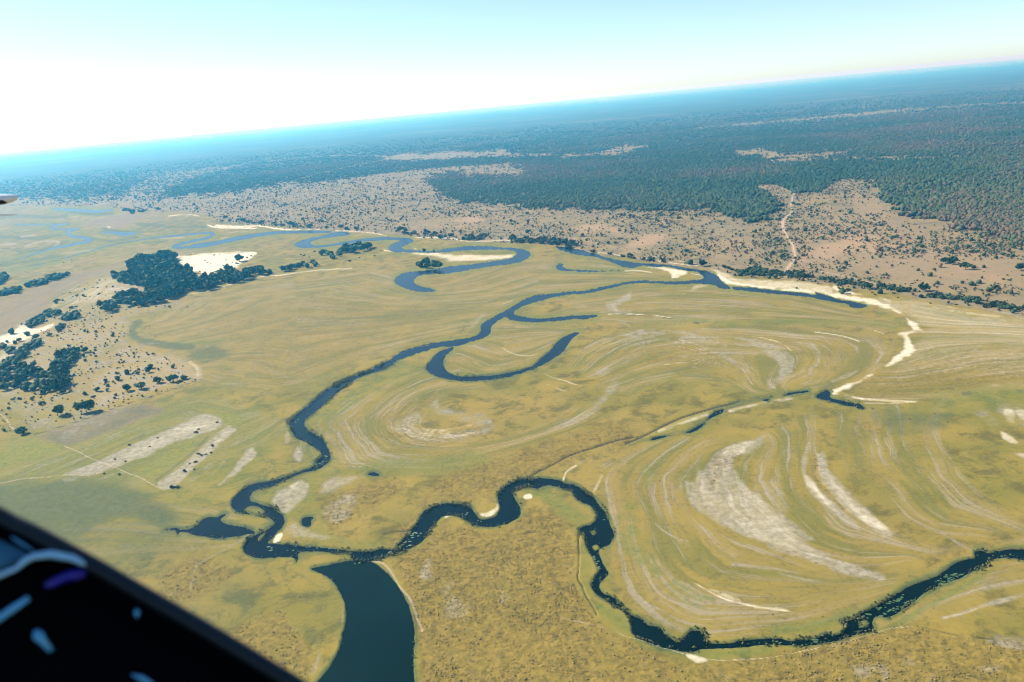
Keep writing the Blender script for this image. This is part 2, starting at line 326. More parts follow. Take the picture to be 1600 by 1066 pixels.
for s, wd, a in [('150,90 300,97 420,92 520,108 640,118 800,118', 2.2, .95), ('900,122 1000,125 1150,140 1220,158', 1.6, .9), ('1390,165 1600,162', 1.5, .8), ('0,268 150,262 260,258 390,256', 2, .6), ('520,405 700,378 860,365 1000,358', 1.8, .8), ('0,517 140,488 300,440 430,410 520,398', 1.6, .75)]:
    line('sand', P(s, *CB), wd, a, .8)
area('sand', P('150,217 300,212 420,225 560,232 700,235 800,235 820,243 740,258 640,272 520,278 440,275 360,255 260,235', *C2), 2, .75, 1.5)
area('sand', P('160,200 200,190 220,205', *C2), 1, .8); line('sand', P('0,205 60,213 160,217 240,218', *C2), 2, .9, .8)
line('sand', P('200,125 420,130 480,145 620,148 760,142 900,150', *C2), 1.8, .85, .8)
area('sand', P('400,217 520,228 640,243 700,255 680,280 620,300 590,305 600,280 560,255 480,235', *C3), 1.5, .85, 1)
line('sand', P('300,255 380,252 470,262', *C3), 2, .8, .8); line('sand', P('720,270 790,285 770,305 700,308', *C3), 2, .6, 1); line('sand', P('130,135 300,160 480,185 600,205 760,222', *C3), 1.6, .8, .8)
area('sand', P('700,375 740,340 800,333 840,340 790,365 720,385 620,420', *C3), 2, .55, 1)
area('grey', P('180,460 240,440 290,415 345,380 340,430 290,455 250,480 280,505 340,508 250,510 200,490', *C3), 1.5, .85, 1.5)
line('grey', P('30,475 60,470', *C3), 4, .6); line('grey', P('600,470 650,462 690,490', *C3), 2.5, .6, 1, .3); line('grey', P('215,590 290,580 340,600', *C3), 3, .6, 1.5)
line('sand', P('200,525 300,522 430,528', *C3), 1.6, .9, .7); line('sand', P('480,530 600,548', *C3), 1.5, .7, .7)
line('sand', P('1000,975 1050,1000 1130,1020 1180,1040 1250,1055', *C2), 2, .7, .8, .2); line('sand', P('735,810 800,850 900,865 960,850', *C2), 2.5, .6, 1, .2)
area('grey', P('520,690 590,620 640,590 600,640 560,690 510,720', *C2), 1.5, .6, 1.5); line('sand', P('740,540 800,520', *C2), 2, .6)

# scroll bars
area('grey', P('640,625 760,640 900,668 1060,715 1130,740 1050,705 980,672 1080,665 1200,695 1290,740 1350,800 1360,850 1340,900 1280,960 1230,1000 1180,1010 1200,960 1260,900 1270,830 1220,790 1150,745 1040,725 940,700 820,672 700,650', *C3), 2, .75, 4)
line('sand', P('1000,650 1150,670 1280,705 1350,760 1385,820 1380,870 1350,920', *C3), 1.6, .8, .8, .2)
fan('grey', P('20,700 120,660 280,630 450,620 640,630 800,670 980,740 1100,850 1150,980', *C3), P('180,860 300,780 420,720 560,700 700,715 850,760 960,820 1040,890 1090,960', *C3), 12, 2.2, .75, 1.2, .6, 3)
fan('sand', P('300,640 500,640 700,690 860,760 960,800', *C3), P('560,880 700,862 850,870 960,890 1040,920', *C3), 7, 1.4, .55, .8, .6, 4)
fan('gold', P('100,760 300,690 520,660 760,720 960,800 1080,920', *C3), P('500,940 640,900 760,890 880,900 980,930', *C3), 9, 3, .8, 2, .5, 5)
fan('grey', P('1000,640 1160,640 1320,680 1420,760 1440,840 1400,930 1300,990', *C3), P('1380,640 1520,660 1600,720 1600,830 1540,930 1450,990', *C3), 8, 2, .6, 1.2, .6, 6)
fan('grey', P('240,560 400,580 520,600 640,640 700,700 640,760 500,840 350,880', *C4), P('660,545 760,590 790,640 740,700 640,760 560,800 430,860', *C4), 6, 2.2, .65, 1.5, .6, 8)
line('sand', P('290,555 400,570 500,590 570,615', *C4), 1.8, .8, .8); line('sand', P('660,545 720,565', *C4), 1.5, .8, .7)
line('grey', P('400,860 480,830 560,800', *C4), 4, .7, 2)
fan('grey', P('850,240 740,310 600,430 560,560 620,660 800,700 1100,690', *C5), P('1300,180 1170,320 1110,420 1180,500 1400,500 1600,440', *C5), 11, 2.2, .5, 1.5, .7, 9)
fan('gold', P('1250,180 1120,300 1050,420 1120,540 1350,560 1700,480', *C5), P('1500,220 1380,300 1300,390 1330,450 1450,460 1600,420', *C5), 8, 4, .75, 2.5, .5, 10)
area('grey', P('1360,260 1430,240 1440,290 1500,330 1600,350 1700,350 1760,400 1680,430 1560,400 1400,340', *C5), 4, .6, 5)
area('grey', P('1130,440 1200,370 1300,340 1330,380 1300,440 1440,470 1600,460 1760,420 1720,470 1600,510 1400,520 1200,490', *C5), 5, .7, 6)
fan('sand', P('1160,470 1300,500 1500,500 1700,460', *C5), P('1200,400 1330,440 1500,440 1640,410', *C5), 5, 2, .5, 1.2, .5, 12)
P2 = (840, 560, 4)
area('grey', P('80,440 200,380 330,290 420,200 480,140 500,170 460,250 380,330 280,390 150,440', *P2), 3, .65, 4); line('sand', P('90,440 240,390 360,300', *P2), 3, .45, 1.5, .3)
line('sand', P('0,150 80,170 150,200 230,215', *P2), 2.5, .5, 1, .3); area('grey', P('330,60 420,40 460,90 400,120', *P2), 2, .5, 3)
line('grey', P('430,80 520,40 640,0', *P2), 2, .5)
# the big pale bars lower right
area('grey', P('700,430 760,400 790,405 730,480 650,520 600,540 585,600 630,690 700,750 800,830 900,900 1000,980 1080,1064 760,1064 560,990 440,915 340,850 295,760 285,690 340,690 360,595 390,620 430,560 500,500 580,450', *CT), 2.5, .85, 3)
area('sand', P('660,440 715,440 700,470 620,520 560,520 500,545 540,480 600,455', *CT), 2, .45, 2)
area('sand', P('360,640 400,680 440,760 520,800 560,780 600,640 660,720 760,800 860,890 950,980 1020,1060 760,1064 660,1000 560,900 470,850 400,800 360,720', *CT), 4, .36, 4)
area('gold', P('420,640 440,560 520,500 640,520 600,590 540,620 480,690 470,760', *CT), 2, .8, 3)
area('grey', P('0,20 60,20 140,80 260,190 400,280 560,340 680,380 720,420 600,405 450,372 300,332 150,275 0,232', *C9), 2, .85, 4)
area('sand', P('0,30 80,60 180,160 300,260 420,320 300,300 150,240 0,190', *C9), 4, .36, 3)
area('grey', P('1000,560 1030,470 1060,430 1075,470 1050,560 1040,640 1080,690 1150,760 1220,820 1290,880 1350,950 1370,1000 1250,930 1160,850 1080,780 1020,700', *CT), 2, .8, 2)
area('sand', P('1018,650 1055,642 1100,700 1150,760 1200,820 1160,830 1090,770 1035,710', *CT), 2.5, .55, 3)
area('grey', P('1100,520 1160,500 1180,600 1240,660 1300,740 1400,840 1500,940 1575,1010 1560,1045 1480,1010 1380,940 1280,870 1200,780 1130,690', *CT), 2, .85, 2)
area('sand', P('1160,610 1200,640 1290,750 1400,850 1490,940 1560,1010 1480,985 1380,910 1260,810 1180,700', *CT), 3, .42, 3)
area('sand', P('640,20 700,40 770,130 700,110 600,70 560,20', *C9), 3, .55, 2)
area('gold', P('1090,480 1120,560 1110,640 1150,700 1230,800 1300,880 1260,880 1170,790 1110,720 1070,640', *CT), 2, .7, 2)
area('grey', P('740,650 820,700 900,790 930,880 880,900 800,800', *CT), 3, .5, 5); area('grey', P('380,960 460,1000 420,1030', *CT), 3, .5, 2); area('grey', P('890,460 960,450 1020,470 900,580', *CT), 3, .35, 5)
area('wet_and_dimmed', P('930,310 1000,280 1060,270 1080,300 960,330', *CT), 4, .5, 3); area('wet_and_dimmed', P('900,380 1000,360 1030,390 940,410', *CT), 3, .5, 3)
line('grey', P('90,950 150,1000 220,1040 300,1064', *CT), 3, .8, 1)
for s, wd, a, nm in [('580,70 640,130 740,190 880,245 1000,280 1130,325 1300,370 1450,410 1600,440', 3.5, .8, 'grey'), ('720,380 800,430 900,490 1000,540 1100,570 1250,600 1450,625', 3, .8, 'sand'), ('900,480 1000,515 1100,555', 6, .55, 'sand'), ('1200,600 1330,605 1430,615', 4, .5, 'sand'),
                 ('580,400 660,480 740,540 830,580 930,618', 5, .7, 'grey'), ('500,560 600,610 700,650 790,672', 5, .6, 'grey'), ('640,320 760,420 860,500', 4, .4, 'wet_and_dimmed'), ('500,340 600,440 660,500', 6, .35, 'grey'), ('840,90 920,120 1010,160', 4, .5, 'grey')]:
    line(nm, P(s, *C8), wd, a, 1.2, .15)
fan('grey', P('440,420 330,640 250,800 240,980 330,1100', *CT), P('300,600 200,760 100,900 130,1040 250,1130', *CT), 7, 3, .4, 2, .7, 15)
fan('lush', P('0,560 -120,760 -140,960 -60,1200 150,1400 400,1500', *CT), P('100,640 10,800 0,960 80,1160 300,1350 520,1440', *CT), 9, 5, .7, 3, .4, 16)
line('grey', P('1090,665 1200,635 1300,600 1400,570 1500,545 1600,520 1700,500', *C9), 6, .8, 2); line('sand', P('1100,662 1250,625 1350,590', *C9), 3, .55, 1); line('grey', P('1200,560 1400,480 1600,430', *C9), 6, .3, 3); line('grey', P('1250,500 1450,420 1600,395', *C9), 4, .4, 2)
line('grey', P('1080,130 1150,170 1230,220 1270,240', *C9), 4, .5, 1.5); line('grey', P('1380,800 1480,830 1600,850', *C9), 6, .6, 2)
Q = (1300, 580, 5.33)
for s, a, nm in [('1400,500 1470,530 1540,580 1550,610 1480,610 1430,560', .6, 'sand'), ('1430,330 1500,320 1540,420 1500,440 1440,390', .5, 'sand'), ('1540,310 1700,320 1700,430 1600,430 1550,380', .45, 'sand'), ('1180,340 1300,330 1420,440 1300,450', .5, 'grey'), ('1470,660 1600,690 1700,720 1700,760 1560,720', .5, 'sand'), ('1400,280 1700,290 1700,480 1560,460 1430,420', .5, 'grey')]:
    area(nm, P(s, *Q), 2, a, 3)
area('gold', P('200,400 300,410 420,460 430,560 300,520 220,460', *Q), 4, .6, 3); line('grey', P('220,420 330,540 420,640', *Q), 3, .5, 1.5)
area('wet_and_dimmed', P('280,330 440,300 700,370 980,330 960,470 760,540 560,540 380,440', *Q), 5, .55, 4)
line('dark_edge', P('900,158 960,150 1020,146', *Q), 2, .7, .8); line('dark_edge', P('810,190 870,178', *Q), 1.5, .5, .8); area('wet_and_dimmed', P('1085,175 1170,185 1110,200', *Q), 1.5, .9, 1); area('wet_and_dimmed', P('1530,160 1590,165 1570,185', *Q), 1.5, .8)
area('lush', P('980,270 1050,190 1200,130 1600,130 1700,140 1700,260 1300,270 1100,300', *Q), 4, .6, 3)
for s in ['640,398 655,402', '850,352 858,356', '960,420 972,422', '330,314 352,317']: line('dark_edge', P(s, *Q), 2, .9, .6)
line('lush', P('600,730 700,700 830,700 950,730', *Q), 5, .5, 3); line('wet_and_dimmed', P('1090,850 1200,910 1290,950', *Q), 4, .5, 2); line('wet_and_dimmed', P('640,750 700,790 770,810', *Q), 3, .5, 2)

# tall golden grass, short green margins, wet hollows
area('gold', P('618,882 660,852 700,816 760,832 820,802 838,792 872,808 898,842 902,905 930,962 985,1002 1060,1034 1200,1024 1340,994 1430,978 1520,1000 1640,1030 1700,1300 690,1300 660,1050 648,960'), 3, .95, 3)
area('gold', P('592,862 640,805 700,738 790,715 860,692 940,662 1010,672 1000,690 920,705 868,735 822,742 772,768 765,782 700,784 660,802 640,838'), 5, .8, 4)
area('gold', P('1330,625 1345,600 1400,575 1460,545 1600,535 1700,540 1700,600 1590,598 1500,608 1440,615 1400,628'), 5, .6, 4); area('sand', P('1405,560 1450,500 1520,480 1650,500 1700,560 1700,590 1590,590 1480,588 1400,600 1360,612'), 12, .34, 6); area('sand', P('1345,470 1420,462 1520,488 1650,510 1650,540 1480,520 1420,500'), 8, .42, 4)
area('gold', P('250,905 290,868 340,872 365,895 345,925 300,948 255,940'), 5, .75, 4); area('gold', P('330,1010 400,962 440,950 470,990 490,1020 480,1060 430,1080 380,1050'), 4, .85, 4)
area('gold', P('500,790 540,765 600,745 640,755 600,790 560,815 520,822'), 4, .8, 4)
area('gold', P('330,470 480,450 640,470 760,470 720,490 640,520 560,560 500,590 420,600 360,560 340,520'), 14, .42, 8); area('gold', P('620,440 760,410 850,420 780,445 660,460'), 7, .4, 5)
area('lush', P('590,430 620,470 690,500 730,560 750,620 740,650 800,670 1000,640 1300,620 1700,560 1700,700 1100,740 700,700 600,640 560,560 470,480 560,390 860,180 1190,10 1330,60 1180,140 960,260 830,380 640,400', *C5), 6, .6, 5)
area('lush', P('820,260 900,240 960,250 1020,255 1100,290 1180,350 1240,400 1290,420 1250,470 1180,470 1100,420 1040,370 980,330 920,310', *C7), 4, .75, 3)
area('lush', P('560,210 640,190 780,140 900,80 1040,40 1150,20 1200,60 1100,100 990,180 960,280 860,330 800,330 700,290 600,250', *C6), 4, .6, 4)
area('lush', P('860,340 980,280 1060,300 1050,420 1180,470 1400,480 1540,440 1500,530 1430,545 1260,560 1000,530 900,520 840,440', *C6), 4, .5, 4)
area('lush', P('800,880 880,850 1000,850 1180,835 1330,825 1330,870 1350,890 1200,905 1000,925 880,915 800,895', *C8), 3, .9, 3)
area('lush', P('200,560 330,600 400,640 430,720 440,780 330,720 230,650', *C8), 3, .85, 3); area('lush', P('110,120 160,240 190,340 180,430 220,520 140,500 100,420 105,250', *C8), 3, .6, 3)
area('lush', P('640,760 760,700 900,620 1060,540 1250,420 1420,320 1480,330 1300,440 1100,560 940,650 780,740', *C9), 3, .8, 3)
area('lush', P('0,700 200,690 420,640 560,600 480,690 340,760 150,790 0,765', *C9), 4, .7, 3)
area('wet_and_dimmed', P('1300,380 1360,330 1420,520 1440,600 1430,700 1390,740 1360,700', *C7), 4, .5, 3); area('wet_and_dimmed', P('1380,820 1440,800 1480,880 1460,930 1390,900', *C7), 4, .4, 3)
area('wet_and_dimmed', P('0,650 60,600 140,610 230,690 190,770 60,780 -60,760', *C6), 10, .5, 6); area('wet_and_dimmed', P('640,655 740,640 800,670 720,710 640,690', *C6), 5, .5, 4); area('wet_and_dimmed', P('840,700 900,690 930,720 1000,770 960,790 880,740', *C6), 3, .5, 3)
area('wet_and_dimmed', P('1180,200 1250,160 1350,155 1430,190 1410,240 1300,265 1220,250', 0, 500, 4), 7, .75, 6)
line('wet_and_dimmed', P('870,10 830,60 850,110 950,145 1100,165 1200,170', 0, 500, 4), 11, .85, 4); line('lush', P('880,0 880,60 920,110 1000,140 1150,150 1300,140 1600,118', 0, 500, 4), 8, .5, 5)
line('wet_and_dimmed', P('500,745 700,745 850,690 1100,665 1350,640 1600,610', *CB), 3, .55, 2); line('lush', P('0,822 200,805 480,785', *CB), 6, .6, 3)
line('wet_and_dimmed', P('0,620 200,610 450,580 640,540 700,520', *C2), 4, .4, 2.5)
for s in ['430,572 700,568 1100,575 1600,570', '600,545 780,560 1000,600']: line('lush', P(s, *C3), 6, .6, 3)
line('dark_edge', P('735,578 765,580', *C3), 2.5, .9, .8); line('dark_edge', P('540,545 600,552', *C3), 1.5, .8, .7); line('dark_edge', P('1080,600 1180,600', *C3), 1, .5, .6)
for s in ['0,490 300,490 640,500 800,530 860,500', '700,440 800,480 860,500']: line('lush', P(s, *C4), 9, .6, 5)
area('wet_and_dimmed', P('1180,465 1300,470 1430,490 1350,495 1250,485', *C4), 2.5, .8, 1.5); area('wet_and_dimmed', P('820,350 890,348 880,362 830,362', *C4), 1.5, .8, 1); area('wet_and_dimmed', P('130,250 240,255 230,268 150,262', *C4), 1.5, .7, 1)
area('lush', P('560,1010 700,1010 900,1020 1000,990 1060,930 1300,890 1600,885 1700,890 1700,1064 560,1064', *C4), 6, .5, 4)
# land left of the river: window dimming painted in as dark green, then ploughed and yellow-green strips
E = (0, 500, 4)
area('wet_and_dimmed', P('0,1030 280,985 480,975 700,1000 900,1060 1040,1160 1100,1230 1000,1300 700,1260 500,1400 300,1400 0,1250 -300,1300 -300,1040', *E), 8, .9, 6); area('wet_and_dimmed', P('-100,780 100,760 250,800 380,880 420,960 380,1010 480,1080 400,1120 100,900', 0, 0, 1), 20, .5, 10)
area('wet_and_dimmed', P('230,720 520,630 820,530 1030,560 900,620 640,720 420,780 330,770', *E), 3, .5, 4); area('red', P('230,720 520,630 820,530 1030,560 900,620 640,720 420,780 330,770', *E), 3, .75, 4)
area('crop', P('0,800 120,740 220,735 380,790 300,850 100,900 -200,940 -200,860', *E), 4, .8, 4); area('crop', P('840,950 1000,860 1200,740 1250,760 1120,880 960,1000 900,990', *E), 3, .75, 3); area('crop', P('1250,540 1400,560 1500,600 1500,670 1400,650 1330,590', *E), 3, .7, 4); area('crop', P('700,720 850,640 1050,570 1100,590 900,660', *E), 3, .35, 4)
area('grey', P('350,970 560,900 640,868 780,808 960,728 1150,650 1290,588 1385,630 1345,692 1200,735 1040,775 900,845 760,905 560,965', *E), 2, 1.4, 3); area('sand', P('760,850 1000,730 1250,630 1340,640 1300,680 1100,740 900,820', *E), 4, .35, 4)
area('grey', P('990,1015 1120,920 1240,820 1340,720 1420,668 1474,690 1400,752 1280,862 1180,962 1100,1035 1030,1050', *E), 2, 1.4, 2.5); area('sand', P('1060,1000 1200,890 1330,770 1420,690 1440,705 1300,830 1160,950', *E), 3, .5, 2)
area('grey', P('1365,1035 1440,950 1520,850 1572,812 1592,850 1500,940', *E), 2, 1.35, 3)
for s, wd, a in [('140,930 350,880 560,790 760,710 960,660', 7, .5), ('330,960 500,870 700,800', 5, .4), ('1100,1060 1250,960 1400,830 1490,760', 9, .5), ('1200,1070 1330,960 1420,860', 4, .6), ('400,1000 600,990 760,960 850,970', 6, .5), ('880,600 1100,560 1240,570', 4, .3)]:
    line('grey', P(s, *E), wd, a, 2.5, .1)
for s, wd, a in [('400,790 480,818 580,872 700,912 800,958 880,988 960,1033 1020,1060', 1.2, .7), ('0,1022 150,992 280,985 420,968 560,975', 1.6, .6), ('0,590 40,620 80,680 130,700', 2, .7)]: line('track', P(s, *E), wd, a, .8)
line('track', P('1180,270 1250,310 1240,370 1200,330', *E), 8, .4, 3); line('sand', P('1190,265 1230,300 1235,345', *E), 6, .45, 2)
line('dark_edge', P('210,720 500,630 800,520 950,480 1250,370', *E), 1.3, .8, .6); line('track', P('960,480 980,540', *E), 1.5, .35)
area('clay', P('450,340 520,300 620,250 780,150 800,170 640,270 520,350', *E), 5, .45, 4); area('clay', P('1000,270 1060,230 1050,320 1000,330', *E), 3, .4, 3); area('gold', P('860,510 960,490 980,540 930,530', *E), 2, .7, 2)
area('track', P('0,150 200,60 400,20 800,-10 780,120 560,280 360,380 150,480 0,500', *E), 10, .30, 7); area('track', P('560,380 700,280 800,170 1100,230 1240,300 1230,370 900,470 600,560', *E), 8, .35, 6)
area('lush', P('0,420 150,450 400,470 700,520 500,620 200,700 0,560', *E), 8, .4, 6)
DRY = P('-60,560 0,530 60,498 110,470 170,445 230,455 300,475 330,470 250,490 205,500 200,530 260,545 312,580 305,598 240,618 130,682 60,672 0,640 -80,620')
area('track', DRY, 6, .16, 6); area('grey', DRY, 6, .42, 8); area('gold', DRY, 8, .25, 8)
for s, wd, a, nm in [('150,1000 420,860 640,780 900,690', 7, .7, 'lush'), ('700,985 900,860 1120,770 1260,720', 8, .75, 'lush'), ('980,1000 1180,850 1300,730', 4, .6, 'wet_and_dimmed'), ('1080,1120 1300,980 1480,800', 5, .6, 'lush'), ('1420,1000 1560,900 1640,820', 6, .6, 'lush'), ('330,960 600,850 900,720', 2, .6, 'wet_and_dimmed')]: line(nm, P(s, *E), wd, a, 2.5)
area('wet_and_dimmed', P('330,980 420,930 520,900 540,960 500,1066 420,1060', 0, 0, 1), 22, .34, 10); area('lush', P('-60,700 200,620 330,600 420,640 440,720 330,800 100,800 -60,860'), 25, .55, 12); area('wet_and_dimmed', P('380,780 440,700 520,640 560,700 480,760 420,830'), 18, .28, 10)  # more window dimming painted into the near-left ground as darker olive
# brown fallow belt and far plain at the left
area('red', P('-200,480 0,700 150,645 300,590 500,540 640,500 760,478 700,540 560,600 430,660 330,720 300,780 150,880 0,960 -200,1040', *CA), 5, .6, 4)
area('red', P('530,235 640,200 760,180 1000,170 900,200 760,265 700,275 600,255', *CA), 3, .7, 2); area('red', P('0,220 170,205 100,250 0,270', *CA), 3, .5, 2); area('red', P('380,620 430,560 640,560', *CA), 4, .3, 3); area('red', P('700,610 900,625 940,650 860,670 640,650', *CA), 3, .6, 3)
area('wet_and_dimmed', P('820,265 900,220 1050,190 1280,195 1300,290 1000,320 830,300', *CA), 6, .5, 3); area('wet_and_dimmed', P('0,270 300,260 420,300 300,390 0,460', *CA), 8, .4, 4); area('wet_and_dimmed', P('90,570 180,580 200,620 110,640', *CA), 4, .5, 3)
for s, wd in [('0,200 150,190 300,200 420,190', 5), ('440,160 560,180 700,175', 5), ('0,320 200,330 380,310', 6), ('120,420 260,400 420,350', 5), ('560,330 700,345 860,320', 4), ('640,270 760,290 900,290', 4), ('860,240 1100,260 1280,255', 6), ('0,500 200,470 400,430', 5), ('1330,225 1500,240 1600,235', 4), ('900,360 1050,350', 3)]: line('wet_and_dimmed', P(s, *CA), wd, .75, 2.5)
for s in ['160,380 260,350 370,352 330,385', '380,430 520,410 600,400', '130,320 220,310', '0,370 100,365', '1000,330 1150,325']: line('track', P(s, *CA), 3, .5, 1.2)
for s in ['700,470 400,480', '0,560 300,545', '380,210 520,260', '760,100 500,105', '1060,420 1400,400']: line('red', P(s, *CA), 5, .35, 2)
# bare patches round the river junction
area('grey', P('700,250 730,200 790,170 830,140 880,125 940,150 920,210 870,260 820,310 780,325 740,300', *C6), 2, .95, 2); area('gold', P('760,250 800,240 770,310 735,300', *C6), 2, .6, 2); area('sand', P('800,160 840,135 870,140 830,190', *C6), 2, .5, 1)
area('grey', P('1005,150 1050,110 1110,92 1280,95 1220,130 1100,180 1010,205', *C6), 3, .85, 3); area('grey', P('1010,320 1080,270 1200,200 1230,260 1180,340 1120,390 1060,370', *C6), 4, .65, 4)
area('grey', P('820,385 900,420 1000,450 1140,490 1000,500 860,480 780,460', *C6), 3, .8, 3); area('sand', P('708,508 720,470 755,450 768,465 745,505', *C6), 1.2, 1, 1)
area('grey', P('465,530 460,480 480,460 490,500 475,530', *C5), 1.5, .8, 1.5); area('grey', P('516,610 528,575 540,556 556,575 572,600 560,632 548,645 530,630', *C5), 2, .9, 2.5)
area('sand', P('600,410 640,400 690,370 715,350 722,385 690,420 640,440 610,430', *C7), 1.5, .7, 1.5); area('sand', P('370,430 400,420 430,425 390,440', *C7), 1, .8, 1); area('sand', P('875,300 920,290 925,315 885,320', *C7), 1.2, .8, 1)
fan('grey', P('1110,200 1130,150 1200,100 1300,60 1420,10', *C7), P('1310,280 1350,200 1370,160 1480,80 1600,20', *C7), 5, 3, .8, 1.5, .3, 20); line('sand', P('1120,200 1140,150 1200,110', *C7), 3, .7, 1); line('sand', P('1310,275 1340,220 1360,175', *C7), 5, .5, 2)
area('grey', P('220,800 250,730 290,660 300,700 290,760 320,800 270,830', *C7), 2, .7, 2); area('grey', P('360,860 430,850 470,940 540,980 520,1050 400,1060 370,960', *C7), 5, .6, 5); area('grey', P('700,860 760,870 800,930 740,950', *C7), 5, .45, 5); area('grey', P('1090,780 1180,750 1150,800', *C7), 4, .4, 4)
for s in ['560,950 680,970 600,1050 520,1000', '700,960 760,1000 720,1060', '820,920 900,900 930,960 880,980', '1380,780 1600,800 1600,860', '960,1020 1060,1010 1000,1064', '1320,970 1480,950 1400,1000', '270,1000 400,980 380,1010']: area('grey', P(s, *C9), 4, .6, 5)
area('sand', P('770,890 900,915 890,940 830,945', *C8), 1.5, .7, 1); line('track', P('0,665 120,690 300,740 380,775', *C8), 3, .4, 1.5); line('grey', P('890,940 980,1000 1040,1040', *C8), 3, .5, 1.5)
line('sand', P('900,918 1000,928 1150,922 1300,910 1450,880 1600,850', *C8), 1.5, .7, .8); line('sand', P('300,715 380,772 480,800 600,840 780,895', *C8), 1.3, .6, .7); line('sand', P('400,830 520,800 660,760 780,725 900,715', *C9), 1.3, .6, .7)
line('track', P('1330,630 1400,645 1460,720 1500,790 1560,860 1600,960 1640,1064', *C6), 3.5, .6, 2); line('track', P('950,670 1050,720 1120,790 1150,880 1140,1000', *C6), 3.5, .4, 2.5); line('grey', P('1330,640 1420,700', *C6), 5, .5, 2)
area('grey', P('400,1000 440,920 500,810 520,830 480,940 440,1030', *LK), 2, .7, 2)
for s, wd in [('590,440 500,500 400,560 300,610 230,650', 3), ('230,650 210,720 190,800 180,830', 2.5), ('170,490 210,560 230,650', 2)]: line('grey', P(s, *C6), wd, .6, 1.2)
# cut banks, ditches and dark edges, coloured dark and stepped down
for s, z, wd, a, ct in [('1120,10 1050,40 960,78 880,108 800,142 740,178 690,212 640,255 590,300 540,345 500,372 490,395', C5, 1.5, .9, 1), ('485,380 480,400 500,410', C5, 4, .8, .8), ('475,400 470,440', C5, 1.5, .7, .8), ('430,765 340,772 280,788 200,808 120,833 60,860 0,898', C2, 1.4, .9, 1), ('1000,476 900,486 800,500 720,515 660,550', C2, 1.2, .6, .5), ('440,760 480,720 520,660 560,620', C2, 1.2, .5, .5), ('420,535 250,523 100,528', C3, 1.2, .6, .5),
    ('140,935 130,900 150,870 190,830 240,795', C5, 2, .8, 1), ('410,945 470,955 520,930', C5, 1.5, .7, .8), ('1330,540 1300,580 1260,620', C6, 0, 0, 0),
    ('0,540 60,525 150,515 190,490 230,440 260,395 320,360 370,345', C7, 1.5, .9, 1), ('705,300 715,270 750,235 820,203 860,185', C7, 1.5, .9, 1), ('840,190 900,180 960,150 1060,100 1160,45 1300,0 1420,-40 1560,-70', C7, 2.0, 1, .9), ('1220,530 1215,600 1220,680 1215,760 1212,820 1240,860 1260,920 1300,980 1330,1040', C7, 1.4, .9, 1),
    ('670,628 740,580 840,545 950,520', C7, 1.3, .8, .8), ('360,765 460,725 530,690', C7, 1.2, .6, .7), ('1000,500 1110,490', C7, 1, .6, .6), ('-90,450 0,415 130,350 260,290 420,240 560,205 620,185', CT, 2.2, 1, 1), ('620,185 760,155 840,130', CT, 1, .5, .6),
    ('700,510 780,480 860,430 960,385', C9, 1.3, .8, .9), ('100,670 260,660 420,620 560,585', C9, 1, .45, .5), ('940,715 1060,740 1200,770 1380,790 1600,820', C9, 1.3, .7, .9), ('280,1010 380,990 500,970 570,945 650,950', C9, 1.3, .7, .8), ('0,1050 200,1035 420,1000', C9, 1.2, .6, .8), ('1040,570 970,620', C6, 0, 0, 0), ('780,900 700,960 640,1000', C6, 0, 0, 0)]:
    if wd: line('dark_edge', P(s, *z), max(wd * 1.3, 2.0), min(1, a * 1.25), .7, 0 if wd > 1.9 else .12, ct * 1.2)
fan('dark_edge', P('340,600 500,540 640,500', *C7), P('700,760 850,720 1050,640', *C7), 7, 1, .45, .6, .7, 31)

near = 1 - sstep(6, 1.2, np.abs(WD))
edge = sstep(5, .8, WD) * (WD > 0)
M['lush'] = np.maximum(M['lush'], 0.75 * sstep(9, 2, WD + n40 * 3) * (WD > -3))
M['dark_edge'] = np.maximum(M['dark_edge'], sstep(1.0, -0.6, WD) * 0.85)
for k in ('sand', 'grey', 'gold'): M[k] *= np.where(WD > 0, sstep(0.2, 1.5, WD), 0)
for k in ('lush', 'gold', 'wet_and_dimmed', 'red', 'crop'): M[k] *= 1 - M['upland']

